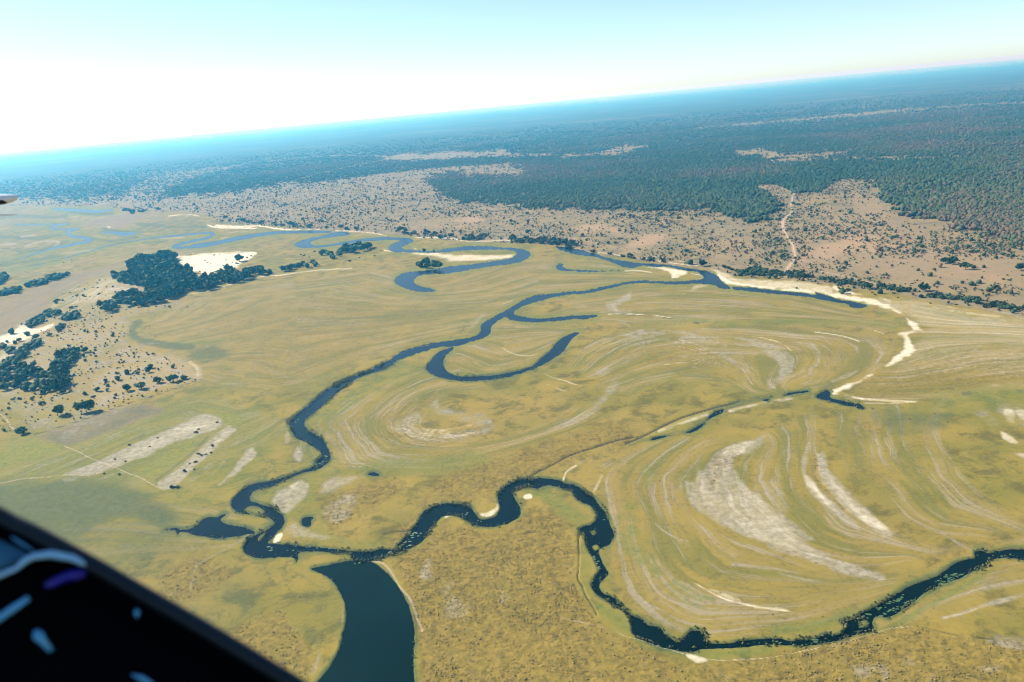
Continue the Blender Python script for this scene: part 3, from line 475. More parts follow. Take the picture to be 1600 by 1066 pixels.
for A_, B_, fd in [('990,628 1010,612 1050,602 1090,599 1120,600 1140,608 1155,615 1165,618 1180,620', '880,575 920,535 1000,513 1100,504 1250,506 1350,518 1392,545 1372,582 1320,606 1270,613', 14),
        ('765,612 700,620 662,640 650,660 670,675 710,682 760,682 810,672 860,652 895,630', '700,555 600,600 520,640 492,665 520,700 532,728 600,740 720,736 850,694 980,650', 12),
        ('1165,688 1122,720 1110,760 1130,800 1180,840 1240,872 1300,892 1360,894 1410,884', '1030,675 965,715 935,755 948,820 952,880 982,940 1040,982 1120,998 1250,988 1400,930', 12),
        ('1160,690 1125,722 1115,762 1135,802 1185,840 1240,868 1310,885 1370,888 1420,880', '1290,630 1285,680 1300,725 1325,760 1355,800 1400,830 1440,848 1480,852 1540,850', 12),
        ('1300,640 1300,690 1320,730 1350,765 1400,810 1460,840 1540,846', '1560,600 1480,640 1480,690 1510,740 1560,790 1640,830', 16),
        ('225,500 260,470 400,438 520,425 620,415 720,450 830,452', '290,600 340,610 420,620 500,602 560,572 640,545 760,520', 18),
        ('690,440 760,412 860,402 960,408 1060,432', '640,482 740,482 810,474 900,456 1010,440', 8), ('770,498 850,505 890,512', '690,560 750,586 850,566 900,528', 6),
        ('1390,565 1480,545 1600,538 1760,540', '1310,628 1430,628 1560,612 1760,600', 8), ('1430,470 1520,490 1640,505 1800,530', '1390,570 1480,548 1600,540 1760,540', 8), ('820,505 900,478 1010,470 1150,475 1290,490 1400,500', '830,515 920,505 1020,508 1150,502 1290,506 1400,520', 5), ('880,470 1000,448 1120,450 1250,465 1350,490', '900,488 1010,480 1150,485 1280,496 1380,505', 5),
        ('-40,735 100,690 220,645 320,620 380,635', '180,790 270,745 350,720 420,690 460,660', 8), ('-100,520 60,460 190,400 330,370', '-100,600 0,560 140,480 220,430 400,400', 8), ('1000,1050 1060,1000 1250,1010', '700,840 820,850 900,860', 0), ('1180,985 1330,950 1450,890 1600,830', '1300,1020 1430,975 1540,930 1700,900', 8), ('-40,760 120,745 260,770 380,800', '-40,900 100,880 250,870 370,860', 10)]:
    if fd: flow(P(A_), P(B_), fd)
# the dry channel, its damp bed and pale bank
for s_, wd_c, a_, nm_ in [('-60,455 60,425 190,400 300,370 420,300 560,225 760,170 900,140 1100,125 1200,90', 9, .6, 'wet_and_dimmed'), ('-60,440 100,400 260,330 420,262 560,205 700,165 900,125', 12, .5, 'lush'), ('120,375 220,340 330,300 420,272', 7, .55, 'sand'), ('560,250 700,215 880,180 1000,155 1100,132', 6, .55, 'sand'), ('760,205 900,180 1060,150', 5, .5, 'grey')]:
    line(nm_, P(s_, *CT), wd_c, a_, 2.5, .1)
fr = (SCL < .8) & (WD > -3)
M['wet_and_dimmed'] = np.maximum(M['wet_and_dimmed'], np.where(fr, .8 * sstep(5.5, 1.0, WD + n40 * 3.5 + n8 * 1.5), 0))
for k_ in ('lush', 'gold', 'wet_and_dimmed', 'red', 'crop', 'flow'): M[k_] *= 1 - M['upland']

# ------------------------------------------------------------------ ground sheet
tus = fbm(GX, GY, 2.6, 2, 41); bank = np.clip(WD / 1.2, -3.0, 1.0)
fine = sstep(2.2, .9, SCL)
land = sstep(0.5, 4, WD)
GZ = -0.4 + 0.4 * bank
GZ += land * fine * (tus * (0.06 + 0.2 * M['gold']) + n8 * (0.1 + .3 * M['gold']))
GZ += land * (n40 * 0.15) * fine - CUT * fine * 0.9
upl = M['upland'] * sstep(0, 60, WD)
GZ += upl * (n200 * 3.0 + n40 * .8) * sstep(2, 30, WD)
GZ = np.where(WID < 0, GZ, np.where(WD < 0.9, np.minimum(GZ, -0.4 + 0.4 * np.clip(WD / 1.2, -3, 1)), GZ))

def quads(mask=None):
    a = np.arange(NR - 1)[:, None] * NA; j = np.arange(NA)[None, :]; jn = (j + 1) % NA
    q = np.stack([a + j, a + jn, a + NA + jn, a + NA + j], -1).reshape(-1, 4)
    return q[:, ::-1] if mask is None else q[mask][:, ::-1]

def mesh_from(name, co, q):
    me = bpy.data.meshes.new(name); n, k = len(co), q.shape[1]
    me.vertices.add(n); me.vertices.foreach_set('co', np.asarray(co, np.float32).ravel())
    me.loops.add(q.size); me.loops.foreach_set('vertex_index', q.astype(np.int32).ravel())
    me.polygons.add(len(q)); me.polygons.foreach_set('loop_start', np.arange(0, q.size, k, dtype=np.int32))
    me.update(calc_edges=True); me.validate()
    return me

def link(name, me, mat=None, parent=None, smooth_=False):
    o = bpy.data.objects.new(name, me); COL.objects.link(o)
    if mat and not me.materials: me.materials.append(mat)
    if parent: o.parent = parent
    if smooth_: me.polygons.foreach_set('use_smooth', np.ones(len(me.polygons), bool))
    return o

def tag(o, label=None, cat=None, group=None, kind=None):
    for k, v in (('label', label), ('category', cat), ('group', group), ('kind', kind)):
        if v: o[k] = v
    return o

# --- node shorthand
class N:
    def __init__(s, name):
        s.m = bpy.data.materials.new(name); s.m.use_nodes = True; s.t = s.m.node_tree
        s.b = s.t.nodes['Principled BSDF']; s.out = s.t.nodes['Material Output']
    def n(s, t, **kw):
        x = s.t.nodes.new(t)
        for k, v in kw.items(): setattr(x, k, v)
        return x
    def l(s, a, b): s.t.links.new(a, b)
    def val(s, sock, v):
        if hasattr(v, 'is_linked') or isinstance(v, bpy.types.NodeSocket): s.l(v, sock)
        else: sock.default_value = v
    def math(s, op, a, b=0.0, c=0.0, clamp=False):
        x = s.n('ShaderNodeMath', operation=op); x.use_clamp = clamp
        for i, v in enumerate((a, b, c)): s.val(x.inputs[i], v)
        return x.outputs[0]
    def mix(s, f, a, b):
        x = s.n('ShaderNodeMix', data_type='RGBA')
        s.val(x.inputs['Factor'], f)
        for i, v in ((6, a), (7, b)):
            if isinstance(v, tuple): x.inputs[i].default_value = (*v, 1) if len(v) == 3 else v
            else: s.l(v, x.inputs[i])
        return x.outputs[2]
    def noise(s, scale, detail=4, rough=.55, vec=None, dist=0.0):
        x = s.n('ShaderNodeTexNoise'); x.inputs['Scale'].default_value = scale; x.inputs['Detail'].default_value = detail
        x.inputs['Roughness'].default_value = rough; x.inputs['Distortion'].default_value = dist
        if vec: s.l(vec, x.inputs['Vector'])
        return x.outputs[0]
    def remap(s, v, a, b, c=0.0, d=1.0):
        x = s.n('ShaderNodeMapRange'); x.interpolation_type = 'SMOOTHSTEP'
        for i, q in enumerate((v, a, b, c, d)): s.val(x.inputs[i], q)
        return x.outputs[0]
    def attr(s, name):
        x = s.n('ShaderNodeAttribute'); x.attribute_name = name
        return x.outputs['Fac']

g = N('ground_cover'); geo = g.n('ShaderNodeNewGeometry').outputs['Position']
nA = g.noise(1 / 2.4, 4, .65, geo); nB = g.noise(1 / 14.0, 4, .6, geo); nC = g.noise(1 / 70.0, 5, .6, geo); nD = g.noise(1 / 420.0, 5, .6, geo); nE = g.noise(1 / 1800.0, 4, .6, geo)
fc = g.n('ShaderNodeCombineXYZ'); g.l(g.math('MULTIPLY', g.attr('across'), 1 / 6.5), fc.inputs[0]); g.l(g.math('MULTIPLY', g.attr('along'), 1 / 170.0), fc.inputs[1])
sN = g.noise(1.0, 7, .68, fc.outputs[0]); FL = g.attr('flow')
nF0 = g.noise(1 / 28.0, 9, .72, geo, .4)
nF = g.math('ADD', g.math('MULTIPLY', nF0, g.math('SUBTRACT', 1.0, g.math('MULTIPLY', FL, .72))), g.math('MULTIPLY', sN, g.math('MULTIPLY', FL, .72))); nG = g.noise(1 / 6.0, 5, .7, geo)
base = g.mix(g.remap(nC, .38, .62), (.24, .182, .034), (.166, .146, .026))
base = g.mix(g.math('MULTIPLY', g.remap(nD, .42, .62), .6), base, (.262, .185, .046))
base = g.mix(g.math('MULTIPLY', g.remap(nF, .47, .62), .8), base, (.092, .084, .02))
fd = g.n('ShaderNodeCombineXYZ'); g.l(g.math('MULTIPLY', g.attr('across'), 1 / 22.0), fd.inputs[0]); g.l(g.math('MULTIPLY', g.attr('along'), 1 / 300.0), fd.inputs[1])
sB = g.noise(1.0, 3, .5, fd.outputs[0])
base = g.mix(g.math('MULTIPLY', g.remap(sB, .5, .6), g.math('MULTIPLY', FL, .55)), base, (.25, .19, .065))
base = g.mix(g.math('MULTIPLY', g.remap(sB, .49, .4), g.math('MULTIPLY', FL, .6)), base, (.118, .122, .03))
stk = g.mix(g.math('MULTIPLY', g.math('MULTIPLY', g.remap(sN, .515, .62), FL), .62), base, (.33, .275, .175))
base = g.mix(g.math('MULTIPLY', g.math('MULTIPLY', g.remap(sN, .47, .36), FL), .6), stk, (.135, .12, .026))
upc = g.mix(g.remap(nC, .38, .64), (.25, .184, .078), (.178, .142, .067))
upc = g.mix(g.math('MULTIPLY', g.remap(nD, .4, .6), .6), upc, (.195, .158, .085))
upc = g.mix(g.math('MULTIPLY', g.remap(nF0, .49, .62), .8), upc, (.09, .082, .05))
col = g.mix(g.attr('upland'), base, upc)
def layer(col, name, c1, c2, nz, rough=.55, k=1.0, lo=.3, hi=.7):
    at_ = g.attr(name)
    f = g.math('ADD', at_, g.math('MULTIPLY', g.math('SUBTRACT', nz, .5), rough * 2))
    f = g.math('MULTIPLY', g.remap(f, lo, hi), g.remap(at_, 0.0, .12))
    return g.mix(g.math('MULTIPLY', f, k), col, g.mix(g.remap(nG, .38, .62), c1, c2))
col = layer(col, 'lush', (.16, .168, .034), (.112, .138, .028), nF, .6, .75, .1, .9)
col = layer(col, 'red', (.225, .16, .1), (.175, .13, .08), nF, .6, .85, .1, .9)
col = layer(col, 'wet_and_dimmed', (.066, .088, .034), (.094, .106, .04), nF, .7, .85, .1, .9)  # marsh colour, also the window dimming painted at lower left
col = layer(col, 'crop', (.2, .185, .03), (.14, .155, .03), nF, .7, .9, .1, .9)
col = layer(col, 'gold', (.25, .176, .038), (.15, .115, .026), nF, 1.0, .8, .1, 1.0)
col = layer(col, 'clay', (.35, .228, .12), (.285, .198, .108), nF, .7, .85, .1, .9)
col = layer(col, 'grey', (.35, .31, .22), (.23, .2, .135), nF, 1.1, .8, .15, 1.05)
wcol = g.mix(g.remap(nD, .40, .62), (.034, .055, .03), (.072, .062, .04))
wcol = g.mix(g.remap(nF, .45, .7), wcol, (.022, .036, .02)); wcol = g.mix(g.math('MULTIPLY', g.remap(nE, .52, .64), .35), wcol, (.15, .135, .08))
f = g.remap(g.math('ADD', g.attr('wood'), g.math('MULTIPLY', g.math('SUBTRACT', nC, .5), .9)), .25, .75)
col = g.mix(f, col, wcol)
col = layer(col, 'track', (.47, .37, .26), (.4, .32, .23), nF, .4, .85, .1, .9)
col = layer(col, 'sand', (.7, .62, .44), (.55, .47, .31), nF, .6, 1.0, .15, 1.1)
col = layer(col, 'dark_edge', (.035, .036, .024), (.055, .05, .03), nG, .4, .9, .1, .9)
nS = g.noise(1 / 3.6, 4, .66, geo)
spk = g.math('MULTIPLY', g.remap(nS, .5, .62), g.math('ADD', g.math('MULTIPLY', g.math('SUBTRACT', 1.0, g.attr('upland')), .28), g.math('MULTIPLY', g.remap(g.attr('gold'), .2, .9), .3)))
spk = g.math('MULTIPLY', spk, g.remap(nF0, .38, .56, .25, 1.0))
col = g.mix(g.math('MULTIPLY', spk, g.math('SUBTRACT', 1.0, g.attr('sand'), 0, True)), col, (.05, .045, .014))
g.l(col, g.b.inputs['Base Color']); g.b.inputs['Roughness'].default_value = 1.0; g.b.inputs['Specular IOR Level'].default_value = .15
bm = g.n('ShaderNodeBump'); bm.inputs['Distance'].default_value = 1.0
hgt = g.math('MULTIPLY', g.math('ADD', nG, g.math('MULTIPLY', nF, 2.0)), g.math('ADD', .3, g.math('MULTIPLY', g.attr('gold'), .7)))
g.l(hgt, bm.inputs['Height']); bm.inputs['Strength'].default_value = .5; g.l(bm.outputs[0], g.b.inputs['Normal'])

me = mesh_from('ground', np.stack([GX, GY, GZ], 1), quads())
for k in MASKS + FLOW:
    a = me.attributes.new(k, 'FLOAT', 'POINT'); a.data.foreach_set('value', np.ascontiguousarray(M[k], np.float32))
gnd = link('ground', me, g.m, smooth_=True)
tag(gnd, 'dry flood plain of straw coloured grass rising to brown wooded upland', kind='structure')

# ------------------------------------------------------------------ water sheets, lying in the carved beds
WM = {}
for wname, wc1, wc2 in (('river_water', (.0003, .0045, .002), (.0005, .006, .0028)), ('lake_water', (.001, .008, .003), (.0016, .0105, .004))):
  wt = N(wname); WM[wname] = wt.m; wgeo = wt.n('ShaderNodeNewGeometry').outputs['Position']
  wv = wt.noise(1 / 60.0, 3, .5, wgeo)
  wt.l(wt.mix(wt.remap(wv, .35, .65), wc1, wc2), wt.b.inputs['Base Color'])
  wt.b.inputs['Roughness'].default_value = .26; wt.b.inputs['IOR'].default_value = 1.33; wt.b.inputs['Specular IOR Level'].default_value = .25
  wb = wt.n('ShaderNodeBump'); wb.inputs['Strength'].default_value = .15; wb.inputs['Distance'].default_value = .3
  wt.l(wt.noise(1 / 1.5, 3, .5, wgeo), wb.inputs['Height']); wt.l(wb.outputs[0], wt.b.inputs['Normal'])
Q4 = quads()
qd = WD[Q4].min(1); qk = WID[Q4[np.arange(len(Q4)), WD[Q4].argmin(1)]]
for k, (nm, lab, parts) in enumerate(WATER):
    q = Q4[(qd < 0.6) & (qk == k)]
    if len(q) == 0: continue
    u, inv = np.unique(q, return_inverse=True)
    o = link(nm, mesh_from(nm, np.stack([GX[u], GY[u], np.full(u.size, -0.4)], 1), inv.reshape(-1, 4)), WM['lake_water' if nm == 'lake' else 'river_water'], smooth_=True)
    tag(o, lab, kind='structure')

# ------------------------------------------------------------------ haze
bx = bpy.data.meshes.new('haze'); s, zb, zt = 90000.0, -14.0, H + .8
bx.from_pydata([(-s, -s, zb), (s, -s, zb), (s, s, zb), (-s, s, zb), (-s, -s, zt), (s, -s, zt), (s, s, zt), (-s, s, zt)], [],
               [(0, 3, 2, 1), (4, 5, 6, 7), (0, 1, 5, 4), (1, 2, 6, 5), (2, 3, 7, 6), (3, 0, 4, 7)])
hz_m = bpy.data.materials.new('haze'); hz_m.use_nodes = True; ht = hz_m.node_tree
ht.nodes.remove(ht.nodes['Principled BSDF'])
pv = ht.nodes.new('ShaderNodeVolumePrincipled'); pv.inputs['Color'].default_value = (.08, .58, 1.0, 1); pv.inputs['Absorption Color'].default_value = (1, 1, 1, 1)
pv.inputs['Density'].default_value = 8.0e-5; pv.inputs['Anisotropy'].default_value = .3
ht.links.new(pv.outputs[0], ht.nodes['Material Output'].inputs['Volume'])
hb = link('haze', bx, hz_m); tag(hb, 'blue haze that fades the far plain towards the horizon', kind='stuff')
# ------------------------------------------------------------------ vegetation
def foliage_mat(name, c1, c2, c3, nz=0.0):
    f = N(name); oi = f.n('ShaderNodeObjectInfo').outputs['Random']; p = f.n('ShaderNodeNewGeometry').outputs['Position']
    q = f.mix(f.remap(oi, .1, .9), c1, c2); q = f.mix(f.math('MULTIPLY', f.remap(f.noise(1 / 2.2, 2, .5, p), .4, .7), .6), q, c3)
    f.l(q, f.b.inputs['Base Color']); f.b.inputs['Roughness'].default_value = .8; f.b.inputs['Specular IOR Level'].default_value = .2
    return f.m
LEAF = foliage_mat('tree_leaves', (.026, .072, .02), (.056, .1, .024), (.012, .034, .012))
BUSHLEAF = foliage_mat('bush_leaves', (.04, .07, .03), (.07, .085, .04), (.022, .042, .022))
SEDGE = foliage_mat('green_bush_leaves', (.05, .085, .034), (.065, .1, .04), (.035, .06, .028))
bk = N('bark'); bk.l(bk.mix(bk.noise(3, 3), (.07, .05, .035), (.13, .1, .075)), bk.b.inputs['Base Color']); bk.b.inputs['Roughness'].default_value = .95

def crown_mesh(name, seed, nq=230, rx=1.0, rz=.62, z0=1.0, blobs=7, leaf=.3, mat=None):
    """a crown of unit radius: leaf sprays through several uneven lobes"""
    r = np.random.default_rng(seed)
    bc = r.normal(0, .42, (blobs, 3)) * [rx, rx, rz * .7]; br = r.uniform(.38, .62, blobs)
    k = r.integers(0, blobs, nq); d = r.normal(0, 1, (nq, 3)); d /= np.linalg.norm(d, axis=1)[:, None]
    c = bc[k] + d * (br[k] * r.uniform(.55, 1.05, nq))[:, None] * [1, 1, .8]; c[:, 2] += z0
    nrm = d + r.normal(0, .45, (nq, 3)); nrm /= np.linalg.norm(nrm, axis=1)[:, None]
    t = np.cross(nrm, r.normal(0, 1, (nq, 3))); t /= np.linalg.norm(t, axis=1)[:, None]; b = np.cross(nrm, t)
    s = leaf * r.uniform(.6, 1.3, nq)[:, None]
    v = np.stack([c - t * s, c - b * s * .7 + nrm * s * .15, c + t * s * 1.1, c + b * s * .8 - nrm * s * .1], 1).reshape(-1, 3)
    me = mesh_from(name, v, np.arange(nq * 4).reshape(-1, 4)); me.materials.append(mat); return me

def tube(pts, rad, sides=6):
    V, Q = [], []
    for i, (p, r) in enumerate(zip(pts, rad)):
        p = np.asarray(p, float); a = np.asarray(pts[max(i - 1, 0)], float); b = np.asarray(pts[min(i + 1, len(pts) - 1)], float)
        t = (b - a) / np.linalg.norm(b - a); x = np.cross(t, [0.3, 1, .2]); x /= np.linalg.norm(x); y = np.cross(t, x)
        for j in range(sides):
            an = 2 * math.pi * j / sides; V.append(p + r * (math.cos(an) * x + math.sin(an) * y))
    for i in range(len(pts) - 1):
        for j in range(sides): Q.append((i * sides + j, i * sides + (j + 1) % sides, (i + 1) * sides + (j + 1) % sides, (i + 1) * sides + j))
    return V, Q

def trunk_mesh(name, seed, h=1.1, r0=.07, limbs=4, sub=False):
    r = random.Random(seed); V, Q = [], []
    def add(p, rr):
        v, q = tube(p, rr); o = len(V); V.extend(v); Q.extend([tuple(i + o for i in f) for f in q])
    j = lambda s: r.uniform(-s, s)
    top = (j(.12), j(.12), h)
    add([(0, 0, -.1), (j(.04), j(.04), h * .5), top], [r0, r0 * .75, r0 * .4])
    for i in range(limbs):
        a = 2 * math.pi * (i + r.random() * .6) / limbs; z = h * r.uniform(.45, .75)
        add([(0, 0, z), (.25 * math.cos(a), .25 * math.sin(a), z + .22), (.55 * math.cos(a), .55 * math.sin(a), z + r.uniform(.3, .55))], [r0 * .5, r0 * .35, r0 * .12])
    me = bpy.data.meshes.new(name); me.from_pydata([tuple(map(float, v)) for v in V], [], Q); me.materials.append(bk.m); me.update(); return me

CROWNS = [crown_mesh('crown', 100 + i, 210, rz=[.6, .5, .75, .55, .65, .45][i], z0=[1.05, .95, 1.15, 1, 1.05, 1.0][i], blobs=[7, 9, 6, 8, 7, 10][i], mat=LEAF) for i in range(6)]
TRUNKS = [trunk_mesh('trunk', 200 + i, 1.0, .06) for i in range(6)]
THIN = crown_mesh('crown', 140, 60, rz=.6, z0=1.0, blobs=9, leaf=.2, mat=BUSHLEAF); THINT = trunk_mesh('trunk', 230, 1.1, .05, 9)
BUSHES = [crown_mesh('foliage', 160 + i, 90, rz=.6, z0=.5, blobs=5, leaf=.34, mat=BUSHLEAF) for i in range(4)]
SEDGES = [crown_mesh('foliage', 170 + i, 100, rx=1.2, rz=.5, z0=.42, blobs=6, leaf=.34, mat=SEDGE) for i in range(3)]
STEMS = [trunk_mesh('stem', 180 + i, .5, .05, 5) for i in range(3)]

def at1(x, y): return at([(x, y)])[0]
def mpp(x, y):
    q = at1(x, y); return math.sqrt(q @ q + H * H) / FPX
def fill(px, gap, jit=1.0, keep=1.0, seed=0):
    """spread points over an outlined piece of ground, gap metres apart or more"""
    r = np.random.default_rng(seed); px = np.asarray(px); g = at(px); lo, hi = g.min(0), g.max(0); out = []
    n = int(np.prod(hi - lo) / gap ** 2 * 4) + 20
    pts = r.uniform(lo, hi, (min(n, 20000), 2))
    ins = np.zeros(len(pts), bool); b = np.vstack([g, g[:1]])
    for A, B in zip(b[:-1], b[1:]):
        if A[1] != B[1]: ins ^= ((A[1] > pts[:, 1]) != (B[1] > pts[:, 1])) & (pts[:, 0] < (B[0] - A[0]) * (pts[:, 1] - A[1]) / (B[1] - A[1]) + A[0])
    for p in pts[ins]:
        if all((p[0] - q[0]) ** 2 + (p[1] - q[1]) ** 2 > gap * gap for q in out): out.append(p)
    return [p for p in out if r.random() < keep]

PLANTS = []       # (kind, ground point, radius m, label, group)
def lone(kind, x, y, rpx, label, group):
    """x,y the middle of the crown as read off, rpx its radius"""
    k = mpp(x, y); PLANTS.append((kind, at1(x, y + rpx * .95), rpx * k, label, group))
def spread(kind, px, gap, r0, r1, label, group, keep=1.0, seed=0):
    rr = random.Random(seed + 5)
    c_ = np.asarray(px, float); lo_, hi_ = c_.min(0), c_.max(0); big = kind == 'tree' and 'packed' in label or 'crowded' in label
    pp = fill(px, gap, 1, keep, seed)
    for p in pp:
        lab = label
        if not big and len(pp) > 5:
            d_ = np.array([p[0], p[1], -H]); q_ = (800 + FPX * (d_ @ RT) / (d_ @ F) - lo_[0]) / (hi_[0] - lo_[0])
            lab = label + ', ' + ('left end', 'middle', 'right end')[int(np.clip(q_ * 3, 0, 2))]
        if big:                                         # which part of the wood it stands in
            d_ = np.array([p[0], p[1], -H]); z_ = d_ @ F; q_ = (np.array([800 + FPX * (d_ @ RT) / z_, 533 - FPX * (d_ @ UP) / z_]) - lo_) / (hi_ - lo_)
            lab = label + ', ' + ('upper', 'middle', 'lower')[int(np.clip(q_[1] * 3, 0, 2))] + ' ' + ('left', 'centre', 'right')[int(np.clip(q_[0] * 3, 0, 2))] + ' part'
        PLANTS.append((kind, p, rr.uniform(r0, r1), lab, group))

FT = 'trees standing in the dry pasture'; Z8 = (140, 540, 8.88)
for x, y, r, lab in [(525, 355, 44, 'small round tree with its shadow clear on the pasture, above the middle of the pasture row'), (850, 280, 40, 'upper crown of the touching pair of trees in the pasture'), (815, 330, 48, 'lower crown of the touching pair of trees in the pasture'),
        (390, 440, 44, 'dark round tree at the end of the grey track ring in the pasture'), (530, 580, 52, 'leaning tree near the pasture edge, beside the dark round one'), (715, 550, 56, 'dark broad round tree in the middle of the pasture edge row'),
        (935, 470, 50, 'nearly black round tree between the broad one and the double one at the pasture edge'), (1168, 445, 58, 'widest tree at the tip of the pasture, with a small bush under it'), (1305, 430, 42, 'last small tree at the tip of the pasture by the pale bend of the track'),
        (112, 595, 42, 'tall narrow tree below the grey ring in the pasture'), (245, 612, 26, 'small tree beside the tall narrow one in the pasture'), (225, 475, 30, 'thin grey green tree inside the grey ring in the pasture'), (1155, 285, 30, 'thin pale tree alone at the top of the pasture tip'), (255, 548, 24, 'smallest tree just above the narrow pair in the pasture')]:
    q = P(f'{x},{y}', *Z8)[0]; lone('tree', q[0], q[1], r / 8.88, lab, FT)
for x, y, r, lab in [(362, 567, 34, 'left one of two flat topped trees alone below the thicket, with a long shadow'), (540, 540, 38, 'right one of two flat topped trees alone below the thicket, on the brown edge'), (145, 685, 26, 'low dark tree at the start of the brown field edge by the footpath'), (108, 690, 16, 'small tree touching the low dark one by the footpath'), (530, 455, 14, 'tiny tree between the thicket and the pasture row')]:
    q = P(f'{x},{y}', *E)[0]; lone('tree', q[0], q[1], r / 4, lab, FT)
LG = 'trees of the thicket at the left edge'; Y0, Y1 = (0, 430, 10), (0, 520, 10)
tl = 'dark tree crowded into the thicket at the left edge'
spread('tree', P('0,480 200,420 330,470 600,550 720,640 790,720 780,960 540,950 400,940 300,910 0,890 -200,900 -300,600', *Y1), 8.2, 3.6, 6.0, tl, LG, .9, 1)
spread('tree', P('790,780 820,600 900,570 960,600 990,720 1070,850 900,890 800,900', *Y1), 6.0, 4.6, 6.6, 'tree of the tall dark clump closing the right end of the left thicket', LG, 1, 2)
spread('tree', P('860,560 900,420 1000,350 1180,330 1160,460 1060,540 960,590', *Y1), 5.5, 4.6, 6.8, 'tall tree in the dark row running up from the left thicket', LG, 1, 3)
spread('tree', P('1160,320 1220,270 1260,360 1200,390', *Y1), 6, 3.5, 5, 'tree at the thin upper part of the dark row above the left thicket', LG, 1, 4)
lone('tree', *P('1330,260', *Y1)[0], 5.2, 'topmost tree of the dark row above the left thicket', LG); lone('tree', *P('1300,345', *Y1)[0], 3.6, 'small tree just below the topmost one of the dark row', LG)
spread('tree', P('260,330 400,220 560,140 640,150 640,210 480,270 420,370 300,420 200,450 190,430', *Y1), 6.5, 3.8, 5.6, 'tree in the slanting belt between the white sand and the thicket', LG, .95, 5)
spread('tree', P('0,200 60,200 100,230 210,270 200,340 120,330 0,280 -200,290', *Y1), 7, 3.8, 5.2, 'tree in the small group on the lower rim of the white sand', LG, .9, 6)
SG = 'trees on the white sand strip'
for x, y, r, lab in [(190, 875, 45, 'flat dark tree at the top left corner of the white sand strip'), (430, 905, 42, 'round tree alone on the brightest white sand strip'), (565, 950, 45, 'tree with a long shadow at the right of the white sand strip'), (310, 1000, 38, 'tree on the lower white sand strip, down left of the round one'),
        (110, 1035, 26, 'small tree low on the white sand strip near the left edge'), (232, 1045, 32, 'small tree between two others at the foot of the white sand strip'), (790, 920, 38, 'pale low tree right of the white sand strip'), (510, 1025, 30, 'small tree below the one with the long shadow on the sand')]:
    lone('tree', *P(f'{x},{y}', *Y0)[0], r / 10, lab, SG)
spread('tree', P('400,800 620,650 720,600 900,560 940,620 760,680 680,740 600,780 460,840', *Y0), 8.5, 4.0, 6.0, 'tree in the ragged belt above the white sand strip', SG, .85, 7)
spread('tree', P('960,690 1080,630 1200,610 1250,660 1180,700 1020,720', *Y0), 8, 5, 7, 'tree of the smooth rounded clump at the end of the ragged belt', SG, 1, 8)
spread('bush', P('860,860 900,790 1000,790 1010,840 930,890', *Y0), 7, 3, 4.5, 'grey green bush in the cluster right of the white sand strip', SG, 1, 9)
spread('bush', P('820,440 900,370 1000,390 1030,440 900,450', *Y0), 10, 2.5, 4, 'bush in the cluster at the pale corner above the ragged belt', SG, .8, 10); lone('bush', *P('1110,490', *Y0)[0], 3.4, 'dark flat bush on the pale ground above the rounded clump', SG); lone('bush', *P('1190,480', *Y0)[0], 2, 'small bush touching the dark flat one on pale ground', SG)
BG = 'trees of the belts at the far left edge'
spread('tree', P('0,290 110,240 200,215 370,215 280,285 150,310 0,335 -200,380 -200,330', *Y0), 10, 5.5, 8, 'tree of the lower dark belt cut by the left edge', BG, 1, 11)
spread('tree', P('400,190 500,135 680,80 850,20 970,10 1100,-10 1000,40 850,90 600,170 480,190', *Y0), 10, 5, 7.5, 'tree of the long dark belt above the brown field at the left', BG, 1, 12)
spread('tree', P('-300,60 0,20 90,20 120,70 60,110 0,150 -300,200', *Y0), 11, 6, 9, 'tree of the topmost dark clump cut by the left edge', BG, 1, 13)
WG = 'trees of the wood beside the white sand'
wl_ = 'dark crowned tree packed inside the wood beside the white sand'
spread('tree', P('290,370 370,325 500,300 680,268 740,290 755,420 850,455 945,510 960,570 880,640 760,690 560,770 480,700 540,600 420,585 330,500', *ZW), 14.5, 9, 13, wl_, WG, 1, 14)
spread('tree', P('110,495 190,470 330,470 420,580 290,570 190,545', *ZW), 14, 7, 10, 'tree on the pointed left arm of the wood', WG, 1, 15)
spread('tree', P('160,770 210,690 330,665 480,680 560,775 380,785', *ZW), 14, 7, 10, 'tree on the lower left arm of the wood', WG, 1, 16)
spread('tree', P('-30,800 60,780 150,790 130,840 0,870', *ZW), 13, 7, 9, 'tree of the small dark clump off the lower left end of the wood', WG, 1, 17)
spread('tree', P('960,570 1040,515 1130,520 1230,555 1200,590 1090,620 960,650', *ZW), 13, 8, 11, 'tree in the neck of the wood along the pale meadow edge', WG, 1, 18)
Z5 = (300, 380, 5.333); EG = 'trees strung along the curved meadow edge'
spread('tree', P('200,280 300,255 395,295 385,325 300,335 230,310', *Z5), 13, 7.5, 10.5, 'tree in the thick clump below the white sand on the curved meadow edge', EG, 1, 19)
spread('tree', P('400,285 440,245 510,285 450,318', *Z5), 13, 7, 10, 'tree in the middle clump on the curved meadow edge', EG, 1, 20)
spread('tree', P('475,225 530,205 600,240 690,248 620,272 500,262', *Z5), 14, 6, 9, 'tree in the ragged clump with a tall top on the curved meadow edge', EG, 1, 21)
spread('tree', P('700,238 780,215 840,195 885,215 800,240', *Z5), 14, 6, 9, 'tree in the low dark clump near the thin end of the curved edge', EG, 1, 22)
spread('tree', P('880,200 940,180 1010,165 1065,190 940,215', *Z5), 14, 6, 8.5, 'tree in the last clump at the thin end of the curved meadow edge', EG, 1, 23)
spread('tree', P('270,205 300,210 340,225 280,230', *Z5), 13, 5, 7, 'small tree at the lower rim of the white sand above the thick clump', EG, 1, 24)
lone('tree', *P('395,122', *Z5)[0], 6.5, 'broad dark tree alone on the white sand clearing', EG)
IG = 'trees of the island clump in the far meadow'
